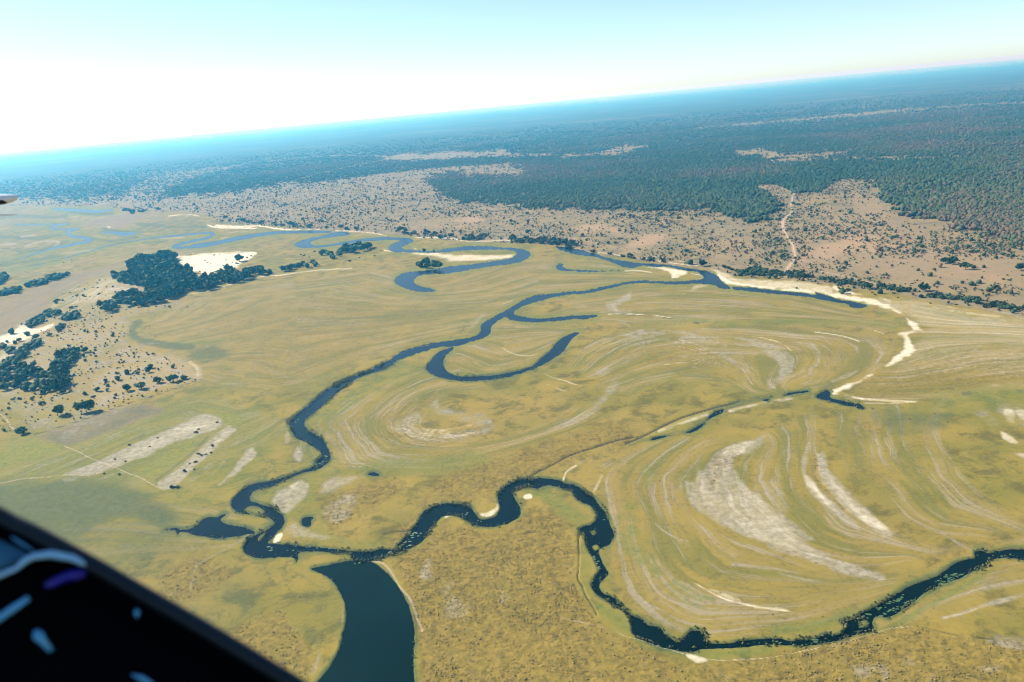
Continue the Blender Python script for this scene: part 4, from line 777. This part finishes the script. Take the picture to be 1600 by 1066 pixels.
spread('tree', P('1240,50 1320,35 1490,35 1480,55 1350,90 1270,80', *Z5), 14, 7.5, 10.5, 'tree in the dense right half of the far meadow clump', IG, 1, 25)
spread('tree', P('1040,95 1130,85 1240,75 1260,100 1180,135 1100,140', *Z5), 15, 6, 9, 'tree in the loose left half of the far meadow clump', IG, .9, 26)
spread('tree', P('215,312 240,290 280,275 320,295 350,318 280,325', *C2), 13, 6.5, 9, 'tree of the small clump on the bank of the S shaped bend', 'trees of the clump on the river bend', 1, 27)
lone('tree', *P('250,198', *C2)[0], 3.2, 'round tree on the narrow sand spit of the far bend', 'trees on the far spit'); lone('tree', *P('312,205', *C2)[0], 2.2, 'small tree further along the narrow far sand spit', 'trees on the far spit')
RG = 'trees of the bank under the brown slope'; Z6, Z7 = (1100, 410, 6.154), (1350, 400, 6.4)
for z, x, y, r, lab in [(Z7, 40, 292, 36, 'biggest round tree where the shrub row meets the pale bank'), (Z7, 155, 352, 28, 'round tree alone on the yellow grass below the shrub row'), (Z7, 590, 318, 38, 'tall grey green tree rising above the right shrub row'), (Z7, 1070, 270, 26, 'tree alone on the brown slope over the end of the shrub row'),
        (Z7, 810, 35, 38, 'left tree of the pair high on the right of the brown slope'), (Z7, 900, 45, 40, 'right tree of the pair high on the right of the brown slope'), (Z7, 1015, 105, 36, 'tree below the high pair on the right of the brown slope'), (Z7, 1090, 100, 28, 'smaller tree beside the one below the high pair'), (Z7, 1570, 115, 40, 'tree on the brown slope at the right edge'),
        (Z7, 735, 262, 22, 'small dark tree on the slope left of the thin bare tree'), (Z6, 625, 140, 20, 'small tree standing forward on the white bank'), (Z6, 690, 132, 24, 'pale tree beside the small one forward on the white bank'), (Z6, 1340, 275, 30, 'low tree on the islet of scrub in the white beach'), (Z6, 890, 243, 12, 'tiny round tree alone on the beach'), (Z6, 350, 105, 26, 'dark tree at the left end of the green bank thicket'), (Z6, 890, 105, 26, 'tall tree in the right half of the green bank thicket'),
        (C3, 715, 195, 20, 'left one of two round trees on the upland rim by the bend'), (C3, 790, 205, 22, 'right one of two round trees on the upland rim by the bend')]:
    q = P(f'{x},{y}', *z)[0]; lone('tree', q[0], q[1], r / z[2], lab, RG)
lone('thin', *P('920,322', *Z7)[0], 5.5, 'thin almost leafless tree on the slope above the right shrub row', RG); lone('thin', *P('1258,330', *Z7)[0], 4.6, 'leafless tree with a long shadow near the right edge of the slope', RG)
HG = 'shrubs of the bank thicket under the slope'
spread('sedge', P('330,95 440,70 540,75 640,85 720,90 740,125 600,125 400,125', *Z6), 9, 5, 7.5, 'bright green shrub in the thicket where the sandy track ends', HG, 1, 30)
spread('bush', P('750,125 830,115 900,100 1000,130 1060,150 900,155', *Z6), 9, 4.5, 6.5, 'dark shrub in the right half of the thicket where the sandy track ends', HG, 1, 31)
spread('sedge', P('1120,165 1250,175 1400,185 1530,205 1500,220 1300,208', *Z6), 9, 4, 6.5, 'grey green shrub in the row between the thicket and the big round tree', HG, .9, 32)
spread('bush', P('170,40 240,55 330,85 300,95 200,70', *Z6), 9, 3.5, 5, 'small shrub in the thin start of the bank thicket beside the river bend', HG, .8, 33)
spread('sedge', P('80,290 200,300 300,320 430,345 500,370 430,378 300,340 150,315', *Z7), 8, 4, 6.5, 'shrub in the row right of the big round bank tree', HG, .95, 34)
spread('sedge', P('660,400 740,380 900,415 1000,415 1100,435 1220,455 1350,475 1450,505 1620,515 1620,545 1400,520 1200,488 1000,450 800,432', *Z7), 9.5, 4, 6.5, 'green shrub in the last row of the bank near the right edge', HG, .85, 35)
spread('bush', P('1300,262 1370,268 1410,285 1330,295', *Z6), 7, 3.5, 5, 'shrub on the islet of scrub in the white beach', HG, 1, 36)
BN = smooth(BANK[8:20], False, 3)
def band(x0, x1, up, lift=1.0):
    b = BN[(BN[:, 0] >= x0) & (BN[:, 0] <= x1)]; return np.vstack([b - [0, lift], (b - [0, lift + up])[::-1]])
spread('bush', band(345, 560, 5), 22, 6, 9.5, 'dark shrub in the thin far thicket behind the far river arm', HG, .55, 37)
spread('bush', band(620, 770, 7), 19, 6, 9.5, 'dark shrub in the thicket behind the far loop of the river', HG, .6, 38)
spread('bush', band(800, 905, 8), 15, 6.5, 9.5, 'dark shrub in the dense thicket behind the S shaped bend', HG, .9, 39)
spread('bush', band(905, 1100, 5), 15, 4.5, 7, 'dark shrub in the ragged row along the upland rim', HG, .6, 40)
spread('bush', P('770,155 860,160 1000,150 1190,180 1080,165 830,180', *CA), 40, 9, 14, 'dark shrub in the far shoreline thicket at the left', HG, .45, 41)
PG = 'small bushes dotted over the bare ground'
for z, pts, lab in [(Z8, '415,125,12 575,55,10 1045,155,13 770,215,12 660,215,12 455,220,20 385,300,14 385,372,22 640,345,18 650,385,12 60,690,18 330,785,12 465,775,12 540,740,10 820,120,14 680,145,14 270,375,12 1080,435,12 760,390,16 890,560,10 215,430,10', 'small bush dotted on the dry pasture around the tree row'),
      (Z5, '180,95,8 110,140,6 130,160,6 285,137,6 265,182,7 210,230,10 105,242,12 65,231,7 350,205,9 380,245,12 330,195,7 460,116,8 495,100,8 235,208,7 190,232,8 380,160,12', 'tiny bush dotted on the white sand clearing'), (Z5, '908,90,8 930,97,9 1020,65,9 975,112,6 1395,115,8 1315,140,12 1520,100,8 1570,55,6', 'tiny bush near the far meadow clump'),
      (E, '1225,695,10 1240,678,6 985,732,6 810,775,7 935,785,6 1355,635,6 1330,778,9 650,955,7 750,960,7 785,880,6 720,865,6', 'tiny dark bush on the long grey bare strip'), (E, '1240,830,8 1260,840,8 1285,835,7 1320,825,7 1220,880,9 1185,895,6 1155,940,10 1215,930,7 1080,1035,14 1110,1040,10', 'tiny dark bush on the narrow grey bare strip'),
      (Y0, '1320,212,14 1200,300,20 1140,332,12 1300,310,20 1330,325,16 1520,115,12 1530,190,12 1530,290,16 1560,280,12 1450,190,8 1500,915,16 1130,1000,14 1255,980,10 1150,920,12 1450,515,14', 'small bush on the pale ground right of the left thickets'), (Y1, '1500,220,18 1490,265,18 1330,940,28 1450,990,22 1070,735,18 1310,785,14 1090,900,26 970,905,40 530,440,20 600,320,18 780,215,12 1080,190,16 520,235,12 1060,1030,14 200,1020,24 310,1020,24 640,1000,18 820,1005,18 500,1000,16', 'small bush by the lower rim of the left thicket'),
      (Z7, '80,360,10 110,382,9 300,367,12 340,410,9 665,465,9 920,477,11 1045,485,11 570,388,26 660,378,14 455,318,14 520,325,10 480,270,10 1455,235,14 865,302,12 1350,530,12 1480,530,22', 'small bush below the bank shrubs at the right')]:
    for t in pts.split():
        x, y, r = map(float, t.split(',')); q = P(f'{x},{y}', *z)[0]; lone('bush', q[0], q[1], max(r / z[2] * 1.1, .9), lab, PG)

def size_px(p): return p[2] / math.hypot(math.hypot(*p[1]), H) * FPX
trees = sorted([p for p in PLANTS if p[0] in ('tree', 'thin')], key=size_px, reverse=True)
bushes = sorted([p for p in PLANTS if p[0] not in ('tree', 'thin')], key=size_px, reverse=True)
rest = trees[295:] + bushes[295:]
print('trees', len(trees), 'bushes', len(bushes))
vr = random.Random(3)
def ground_z(p):
    i = np.argmin((GX[::1] - p[0]) ** 2 + (GY - p[1]) ** 2); return float(GZ[i])
class ZLook:
    def __init__(s): s.a = az; s.d = dep
    def __call__(s, p):
        r = math.hypot(p[0], p[1]); j = int(np.clip(np.searchsorted(az, math.atan2(p[0], p[1])), 0, NA - 1)); i = int(np.clip(np.searchsorted(-dep, -math.atan2(H, r)), 0, NR - 1))
        return float(GZ[i * NA + j])
zat = ZLook()
def plant(name, p, parts, cat, sc):
    root = bpy.data.objects.new(name, None); COL.objects.link(root); root.empty_display_size = 1
    root.location = (p[1][0], p[1][1], zat(p[1]) - .05); root.rotation_euler = (0, 0, vr.uniform(0, 6.28)); root.scale = sc
    tag(root, p[3], cat, p[4])
    for nm, me in parts: link(nm, me, None, root)
    return root
for p in trees[:295]:
    r = p[2]; k = vr.randrange(6)
    if p[0] == 'thin': plant('thin_tree', p, [('trunk', THINT), ('crown', THIN)], 'tree', (r, r, r * 1.1))
    else: plant('tree', p, [('trunk', TRUNKS[k]), ('crown', CROWNS[k])], 'tree', (r * vr.uniform(.92, 1.1), r * vr.uniform(.92, 1.1), r * vr.uniform(.8, 1.05)))
for p in bushes[:295]:
    r = p[2]; k = vr.randrange(3)
    plant('bush', p, [('foliage', SEDGES[k] if p[0] == 'sedge' else BUSHES[vr.randrange(4)]), ('stem', STEMS[k])], 'bush', (r * vr.uniform(.9, 1.15), r * vr.uniform(.9, 1.15), r * vr.uniform(.75, 1.05)))

# the woodland beyond, and the scrub of the slope: uncountable, one object each
OCT = np.array([(1, 0, 0), (0, 1, 0), (-1, 0, 0), (0, -1, 0), (0, 0, 1), (0, 0, -.75)], float); OCF = np.array([(0, 1, 4), (1, 2, 4), (2, 3, 4), (3, 0, 4), (1, 0, 5), (2, 1, 5), (3, 2, 5), (0, 3, 5)])
t_ = (1 + 5 ** .5) / 2
ICO = np.array([(-1, t_, 0), (1, t_, 0), (-1, -t_, 0), (1, -t_, 0), (0, -1, t_), (0, 1, t_), (0, -1, -t_), (0, 1, -t_), (t_, 0, -1), (t_, 0, 1), (-t_, 0, -1), (-t_, 0, 1)]) / math.hypot(1, t_)
ICF = np.array([(0, 11, 5), (0, 5, 1), (0, 1, 7), (0, 7, 10), (0, 10, 11), (1, 5, 9), (5, 11, 4), (11, 10, 2), (10, 7, 6), (7, 1, 8), (3, 9, 4), (3, 4, 2), (3, 2, 6), (3, 6, 8), (3, 8, 9), (4, 9, 5), (2, 4, 11), (6, 2, 10), (8, 6, 7), (9, 8, 1)])
def clumps(name, x, y, r, hh, dry, shape, mat, label):
    V0, F0 = shape; n = len(x); rg = np.random.default_rng(len(x))
    rot = rg.uniform(0, 6.28, n); ca, sa = np.cos(rot)[:, None], np.sin(rot)[:, None]
    v = V0[None] * rg.uniform(.6, 1.3, (n, len(V0), 1)) + rg.normal(0, .12, (n, len(V0), 3))
    vx = (v[..., 0] * ca - v[..., 1] * sa) * r[:, None] + x[:, None]; vy = (v[..., 0] * sa + v[..., 1] * ca) * r[:, None] + y[:, None]
    vz = (v[..., 2] * .55 + .5) * hh[:, None]
    f = (F0[None] + (np.arange(n) * len(V0))[:, None, None]).reshape(-1, 3)
    me = mesh_from(name, np.stack([vx, vy, vz], -1).reshape(-1, 3), f)
    a = me.attributes.new('dry', 'FLOAT', 'POINT'); a.data.foreach_set('value', np.repeat(dry, len(V0)).astype(np.float32))
    return tag(link(name, me, mat), label, kind='stuff')
wf = N('woodland_leaves'); wd_ = wf.attr('dry')
wq = wf.mix(wf.remap(wd_, .0, .5), (.03, .066, .032), (.06, .085, .038)); wq = wf.mix(wf.remap(wd_, .55, .9), wq, (.13, .09, .058))
wf.l(wq, wf.b.inputs['Base Color']); wf.b.inputs['Roughness'].default_value = .9; wf.b.inputs['Specular IOR Level'].default_value = .1

def mask_at(name, x, y):
    """nearest ground vertex's share of a kind of land"""
    j = np.clip(np.searchsorted(az, np.arctan2(x, y)), 0, NA - 1); i = np.clip(np.searchsorted(-dep, -np.arctan2(H, np.hypot(x, y))), 0, NR - 1)
    return M[name][i * NA + j], WD[i * NA + j]
def scatter(n, d0, d1, pw, seed):
    r = np.random.default_rng(seed); a = r.uniform(math.radians(-41), math.radians(41), n)
    d = math.radians(d0) + (math.radians(d1) - math.radians(d0)) * r.random(n) ** pw; R = H / np.tan(d)
    return R * np.sin(a), R * np.cos(a), R, r
x, y, R, r = scatter(290000, 1.6, 13.5, 1.25, 71)
mw_, _ = mask_at('wood', x, y); dn = fbm(x, y, 260, 3, 77); k = (r.random(len(x)) < sstep(.05, .95, mw_) * np.clip(.9 + .55 * dn, 0, 1) * np.clip((10500 - R) / 5000, 0, 1)) & (mask_at('track', x, y)[0] < .1)
x, y, R = x[k], y[k], R[k]
dry = np.clip(.42 + .75 * fbm(x, y, 420, 3, 81) + r.normal(0, .16, len(x)), 0, 1)
sz = r.lognormal(math.log(3.9), .32, len(x)).clip(2.2, 9) * (1 + np.clip(R - 2500, 0, 6000) / 5200)
nearw = R < 2500
print('woodland', len(x), nearw.sum())
hh = r.uniform(6, 9.5, len(x))
clumps('woodland', x[nearw], y[nearw], sz[nearw], hh[nearw], dry[nearw], (ICO, ICF), wf.m, 'dense woodland edge of dark green and russet trees on the upland')
clumps('far_woodland', x[~nearw], y[~nearw], sz[~nearw], hh[~nearw], dry[~nearw], (OCT, OCF), wf.m, 'endless blue green woodland of the far upland')
x, y, R, r = scatter(170000, 3.2, 15, 1.0, 91)
mu, wdd = mask_at('upland', x, y); mw_, _ = mask_at('wood', x, y); mc, _ = mask_at('clay', x, y); mt, _ = mask_at('track', x, y)
dn = fbm(x, y, 170, 3, 95) + .6 * fbm(x, y, 60, 2, 97)
px_up = np.clip((R - 1350) / 1500, 0, 1)
k = (mu > .6) & (mw_ < .5) & (mt < .2) & (wdd > 3) & (r.random(len(x)) < np.clip(.2 + .55 * dn + .42 * px_up + .5 * mw_ - .35 * mc, .03, .95))
x, y, R = x[k], y[k], R[k]; print('scrub', len(x))
sz = r.lognormal(math.log(1.35), .45, len(x)).clip(.6, 4.5) * (1 + np.clip(R - 1800, 0, 5000) / 6000)
clumps('scrub', x, y, sz, sz * r.uniform(1.2, 1.9, len(x)), np.clip(.5 + r.normal(0, .3, len(x)), 0, 1), (ICO, ICF), wf.m, 'scattered dark scrub dotting the brown slope between bank and woodland')
pts = []
for q_, gp_, kp_ in [(P('0,600 20,545 90,500 160,470 240,470 300,480 230,500 180,540 120,600 60,640'), 9, .7), (P('0,590 130,690 520,620 840,520 1240,370 1240,320 1050,250 800,165 620,270 440,350 440,430 200,440 0,520', *E), 6.5, .62), (P('60,60 200,-10 420,-60 760,0 760,120 560,230 300,120 200,20', *E), 8, .5), (P('330,700 560,600 800,560 930,640 700,700 420,740', *CA), 13, .55), (P('0,590 0,700 160,720 220,720 130,690', *E), 6, .6), (P('0,530 160,560 480,540 480,440 300,470 0,480', *CA), 24, .4), (P('760,268 1500,228 1590,240 1380,390 1120,480 930,440 780,440', *ZW), 26, .5)]:
    pts += [p for p in fill(q_, gp_, 1, kp_, 200 + len(pts))]
pts = np.array(pts); dn = fbm(pts[:, 0], pts[:, 1], 45, 2, 61); pts = pts[dn > -.25]; sz = np.random.default_rng(5).lognormal(math.log(.9), .5, len(pts)).clip(.4, 3)
clumps('low_scrub', pts[:, 0], pts[:, 1], sz, sz * 1.5, np.random.default_rng(6).uniform(.2, .9, len(pts)), (ICO, ICF), wf.m, 'tiny grey green scrub dotted over the dry ground round the left thickets')
# tall grass in tufts, and reeds along the near channels
def vert_pick(prob, n, seed, jit):
    r = np.random.default_rng(seed); prob = prob * (SCL ** 2) * (SL / H); prob = prob / prob.sum()
    i = r.choice(NV, n, p=prob); q = SCL[i] * jit
    return i, GX[i] + r.normal(0, 1, n) * q, GY[i] + r.normal(0, 1, n) * q * SL[i] / H * .7, r
hay = N('dry_grass'); hd = hay.attr('dry'); hay.l(hay.mix(hay.remap(hd, 0, 1), (.16, .13, .035), (.27, .2, .062)), hay.b.inputs['Base Color']); hay.b.inputs['Roughness'].default_value = 1
vis = (np.abs(AZ2.ravel()) < math.radians(41)) & (SCL < 1.15)
i, x, y, r = vert_pick(np.where(vis & (WD > 3), np.clip(M['gold'] - .25, 0, 1) ** 1.3 * (fbm(GX, GY, 22, 3, 131) * .5 + .5) ** 2 + .002, 0), 30000, 9, .8)
sz = r.lognormal(math.log(.36), .35, len(x)).clip(.2, .8)
clumps('grass_tussocks', x, y, sz, sz * r.uniform(.55, .95, len(x)), r.random(len(x)), (OCT, OCF), hay.m, 'tufts of tall straw coloured grass in the near meadow')
RIV = [k_ for k_, w_ in enumerate(WATER) if w_[0] == 'river_water']; ree = N('reeds'); rd_ = ree.attr('dry'); ree.l(ree.mix(ree.remap(rd_, 0, 1), (.04, .055, .016), (.12, .12, .036)), ree.b.inputs['Base Color']); ree.b.inputs['Roughness'].default_value = 1
i, x, y, r = vert_pick(np.where(vis & (SCL < .82) & (WD > -2.6) & (WD < 3.0), (fbm(GX, GY, 17, 3, 141) * .5 + .5) ** 3.5 * np.where(np.isin(WID, RIV), 1, .15), 0), 6500, 10, .7)
sz = r.lognormal(math.log(.4), .45, len(x)).clip(.2, 1.3)
clumps('reeds', x, y, sz, sz * r.uniform(1.2, 2, len(x)), r.random(len(x)), (OCT, OCF), ree.m, 'dark reeds fringing the near river channels')
if rest:
    xs = np.array([p[1][0] for p in rest]); ys = np.array([p[1][1] for p in rest]); rs_ = np.array([p[2] for p in rest])
    clumps('far_bank_scrub', xs, ys, rs_, rs_ * 1.5, np.full(len(xs), .25), (ICO, ICF), wf.m, 'low dark scrub of the far river banks')

# floating weed on the slow water
def weed(name, polys, gap, r0, r1, keep, c1, c2, label, seed):
    V, Fc = [], []; rr = random.Random(seed)
    for s_, z in polys:
        for p in fill(P(s_, *z), gap, 1, 1, seed):
            if fbm(np.array([p[0]]), np.array([p[1]]), 14, 2, 55)[0] + rr.uniform(-.25, .25) > keep - .55: continue
            n = rr.randint(6, 9); R_ = rr.uniform(r0, r1); el = rr.uniform(1, 2.2); an = rr.uniform(-.4, .6); z_ = -.36 + rr.uniform(0, .07); o = len(V)
            for ring, zz in ((1, z_), (1.08, -.46)):
                for j in range(n):
                    t = 6.2832 * j / n; q = R_ * rr.uniform(.6, 1.2) * ring; a, b = q * math.cos(t) * el, q * math.sin(t)
                    V.append((p[0] + a * math.cos(an) - b * math.sin(an), p[1] + a * math.sin(an) + b * math.cos(an), zz))
            Fc.append(tuple(range(o, o + n))); Fc += [(o + j, o + n + j, o + n + (j + 1) % n, o + (j + 1) % n) for j in range(n)]
    me = bpy.data.meshes.new(name); me.from_pydata(V, [], Fc); me.update()
    mt_ = N(name + '_leaves'); mt_.l(mt_.mix(mt_.noise(.4, 3, .6, mt_.n('ShaderNodeNewGeometry').outputs['Position']), c1, c2), mt_.b.inputs['Base Color']); mt_.b.inputs['Roughness'].default_value = .7
    tag(link(name, me, mt_.m), label, kind='stuff')
weed('floating_weed', [('580,655 700,585 850,510 1000,455 1060,425 1180,345 1300,300 1340,290 1180,360 1060,440 860,530 700,610 600,680', C9), ('690,655 770,620 880,575 960,530 1040,480 1160,420 1260,370 1330,335 1300,330 1150,390 1020,460 930,530 800,590 720,630', C9), ('590,680 625,685 615,720 575,715', C9), ('300,590 400,640 425,700 420,720 350,690', C8), ('0,770 200,800 330,790 300,815 150,825 0,812', C9), ('1450,270 1600,255 1600,270 1480,285', C9), ('240,640 290,660 280,680', C8), ('60,835 180,838 330,832 250,845 100,850', C9)],
     1.7, .35, 1.0, .6, (.035, .085, .028), (.06, .12, .04), 'bright green floating weed along the dark near river', 3)
weed('pale_floating_weed', [('790,520 900,525 1100,540 1200,550 1240,560 1180,560 1000,545 850,535', C6), ('760,300 800,270 830,350 810,400 780,400', C7), ('720,430 750,405 770,430 740,445', C7), ('400,358 480,355 490,370 420,372', C7), ('460,385 510,385 600,450 620,465 560,450 500,420', C7), ('110,610 160,540 200,520 190,580 150,620', C7), ('200,520 260,470 250,520 200,570', C7), ('760,240 840,208 820,225 780,245', C7), ('1180,290 1230,300 1200,310', C7), ('1340,430 1380,440 1360,480', C7), ('1280,660 1340,700 1350,760 1320,740', C7), ('780,560 870,545 860,560', C6), ('660,530 700,540 690,560', C6), ('1210,640 1260,620 1240,660', C6), ('1390,580 1480,555 1420,590', C6), ('600,590 640,600 620,600', C6), ('700,610 725,600 715,625', C5), ('600,478 660,488 640,500', C5), ('650,660 700,640 690,660', C5), ('520,390 545,380 530,400', C5)],
     2.2, .35, 1.0, .5, (.07, .13, .065), (.11, .18, .09), 'pale green floating leaves in the bends before the lake', 4)
# ------------------------------------------------------------------ the aircraft round the camera
def cp(x, y, d): return np.array([0, 0, H]) + rays([(x, y)])[0] * d
def plain(name, c, rough=.5, metal=0.0, spec=.5, nz=0.0):
    q = N(name); a = q.noise(14, 3); q.l(q.mix(q.math('MULTIPLY', q.remap(a, .4, .7), .35), c, tuple(v * .7 for v in c)), q.b.inputs['Base Color'])
    q.b.inputs['Roughness'].default_value = rough; q.b.inputs['Metallic'].default_value = metal; q.b.inputs['Specular IOR Level'].default_value = spec
    return q.m
BLACK = plain('black_vinyl', (.002, .002, .0025), .9, 0, .02); SEAL = plain('black_rubber', (.004, .014, .02), .5, 0, .3); TEAL = plain('reflection_teal', (.05, .2, .28), .5)
GLINT = plain('highlight_metal', (.32, .62, .8), .25, .5); INDIGO = plain('reflection_indigo', (.03, .02, .3), .5); WHITE = plain('white_paint', (.82, .84, .82), .35); CYAN = plain('highlight_blue', (.1, .4, .62), .35); DARK = plain('dark_opening', (.006, .004, .015), .6)  # metal, indigo and pale blue carry the colours of panel highlights
def raw(name, V, Fc, mat, parent, sm=True):
    me = bpy.data.meshes.new(name); me.from_pydata([tuple(map(float, v)) for v in V], [], Fc); me.update()
    b = link(name, me, mat, parent, sm); b.matrix_parent_inverse = parent.matrix_world.inverted() if parent else Matrix(); return b
def rod(name, pts, rad, mat, parent, sides=12):
    V, Q = tube(pts, rad, sides); n = len(pts)
    V, Q = list(V), list(Q); Q.append(tuple(range(sides))[::-1]); Q.append(tuple(range((n - 1) * sides, n * sides)))
    return raw(name, V, Q, mat, parent)
def root(name, loc, label, cat):
    o = bpy.data.objects.new(name, None); COL.objects.link(o); o.location = loc; o.empty_display_size = .1; tag(o, label, cat)
    bpy.context.view_layer.update(); return o
D0 = .80
EDGE = smooth(P('-500,520 -250,655 0,793 60,823 150,872 250,930 330,976 480,1067 700,1200 1000,1385'), False, 4)
t0 = np.array([480., 273.]); t0 /= np.linalg.norm(t0); nd = np.array([-t0[1], t0[0]])          # down and to the left across the edge
ndw = (nd[0] * RT - nd[1] * UP)
PROF = [(.020, .05), (.004, .045), (0, .03), (0, .012), (.004, .002), (.014, 0), (.030, -.002), (.034, -.010), (.06, -.02), (.16, -.06), (.32, -.13), (.55, -.25), (.60, -.25), (.60, .05)]
def panel_depth(x, y):
    d = (np.array([x, y]) - EDGE[np.argmin(np.linalg.norm(EDGE - [x, y], axis=1))]) @ nd
    a = [p[0] for p in PROF[4:12]]; b = [p[1] for p in PROF[4:12]]
    return D0 + float(np.interp(d * D0 / FPX, a, b))
door = root('cabin_sill', cp(200, 1200, .75), 'black padded cabin sill and window edge filling the lower left corner', 'aircraft sill')
V, Fc = [], []
for e in EDGE:
    for a, b in PROF:
        q = e + nd * a * FPX / D0; V.append(cp(q[0], q[1], D0 + b))
k, n = len(PROF), len(EDGE)
for i in range(n - 1):
    for j in range(k): Fc.append((i * k + j, i * k + (j + 1) % k, (i + 1) * k + (j + 1) % k, (i + 1) * k + j))
Fc.append(tuple(range(k))[::-1]); Fc.append(tuple(range((n - 1) * k, n * k)))
raw('padded_panel', V, Fc, BLACK, door)
rod('rubber_seal', [cp(e[0] - 7, e[1] + 9, D0 - .004) for e in EDGE], [.0075] * n, SEAL, door, 8)
def on(x, y, lift=.004): return cp(x, y, panel_depth(x, y) - lift)
rod('trim_strip', [on(18, 839), on(34, 849), on(53, 861)], [.0009, .0012, .0008], CYAN, door)
rod('highlight_arc', [on(-60, 925, .012), on(0, 899, .012), on(25, 889, .012), on(38, 877, .012), on(52, 869, .012), on(80, 866, .012), on(112, 872, .012), on(132, 880, .01), on(150, 889, .006)], [.0025, .0028, .0024, .0034, .004, .0042, .0036, .0028, .0014], GLINT, door)  # solid arc shaped and coloured in place of a bright highlight
def pad(name, px, th, mat, lift=.004):
    q = smooth(P(px), True, 3); c = q.mean(0); top = [on(*(c + (v - c) * .93), lift + th) for v in q]; bot = [on(*v, -.002) for v in q]; m_ = len(q)
    return raw(name, top + bot, [tuple(range(m_))] + [(i, m_ + i, m_ + (i + 1) % m_, (i + 1) % m_) for i in range(m_)], mat, door)
pad('teal_reflection', '-120,775 -40,820 0,843 26,855 46,866 30,878 0,892 -120,930', .004, TEAL); pad('indigo_reflection', '68,914 84,902 104,893 134,887 132,902 104,910 78,919', .004, INDIGO)  # teal and indigo shapes standing in for reflections on the panel
rod('highlight_bar', [on(-70, 1012, .012), on(0, 965, .012), on(25, 948, .012), on(45, 934, .012)], [.0034, .0034, .0034, .0026], CYAN, door)  # bar modelled where a highlight lies on the panel
rod('highlight_stub', [on(57, 987, .012), on(60, 994, .014), on(66, 1001, .012), on(80, 1017, .008)], [.0030, .0048, .0034, .0022], CYAN, door)  # short rod coloured as a highlight
rod('highlight_drop', [on(214, 950, .004), on(214, 957, .006), on(214, 966, .003)], [.0006, .0028, .0008], CYAN, door); rod('highlight_drop', [on(206, 1054, .004), on(222, 1060, .005), on(240, 1070, .003)], [.0008, .0026, .0012], CYAN, door)  # small rods shaped as drops of highlight

probe = root('pitot_tube', cp(-260, 320, 3.5), 'white tip of a pitot tube reaching in over the far plain at the left edge', 'pitot tube')
B = lambda x, y: cp(x, y, 3.5)
rod('tube_body', [B(-420, 318), B(-120, 314), B(-10, 312), B(8, 311.2), B(18, 310), B(25, 308.4), B(29, 307.4)], [.023, .023, .0225, .021, .016, .009, .001], WHITE, probe, 20)
rod('inlet', [cp(-140, 320, 3.488), cp(-10, 316.5, 3.488), cp(6, 315.6, 3.489), cp(11, 315.2, 3.493)], [.0125, .0118, .0105, .004], DARK, probe, 14)
rod('static_mast', [B(-420, 345), B(-60, 338), B(10, 336), B(28, 335.4)], [.004, .004, .0034, .0008], WHITE, probe, 8)
rod('bracket', [B(-330, 300), B(-330, 352)], [.012, .012], WHITE, probe)
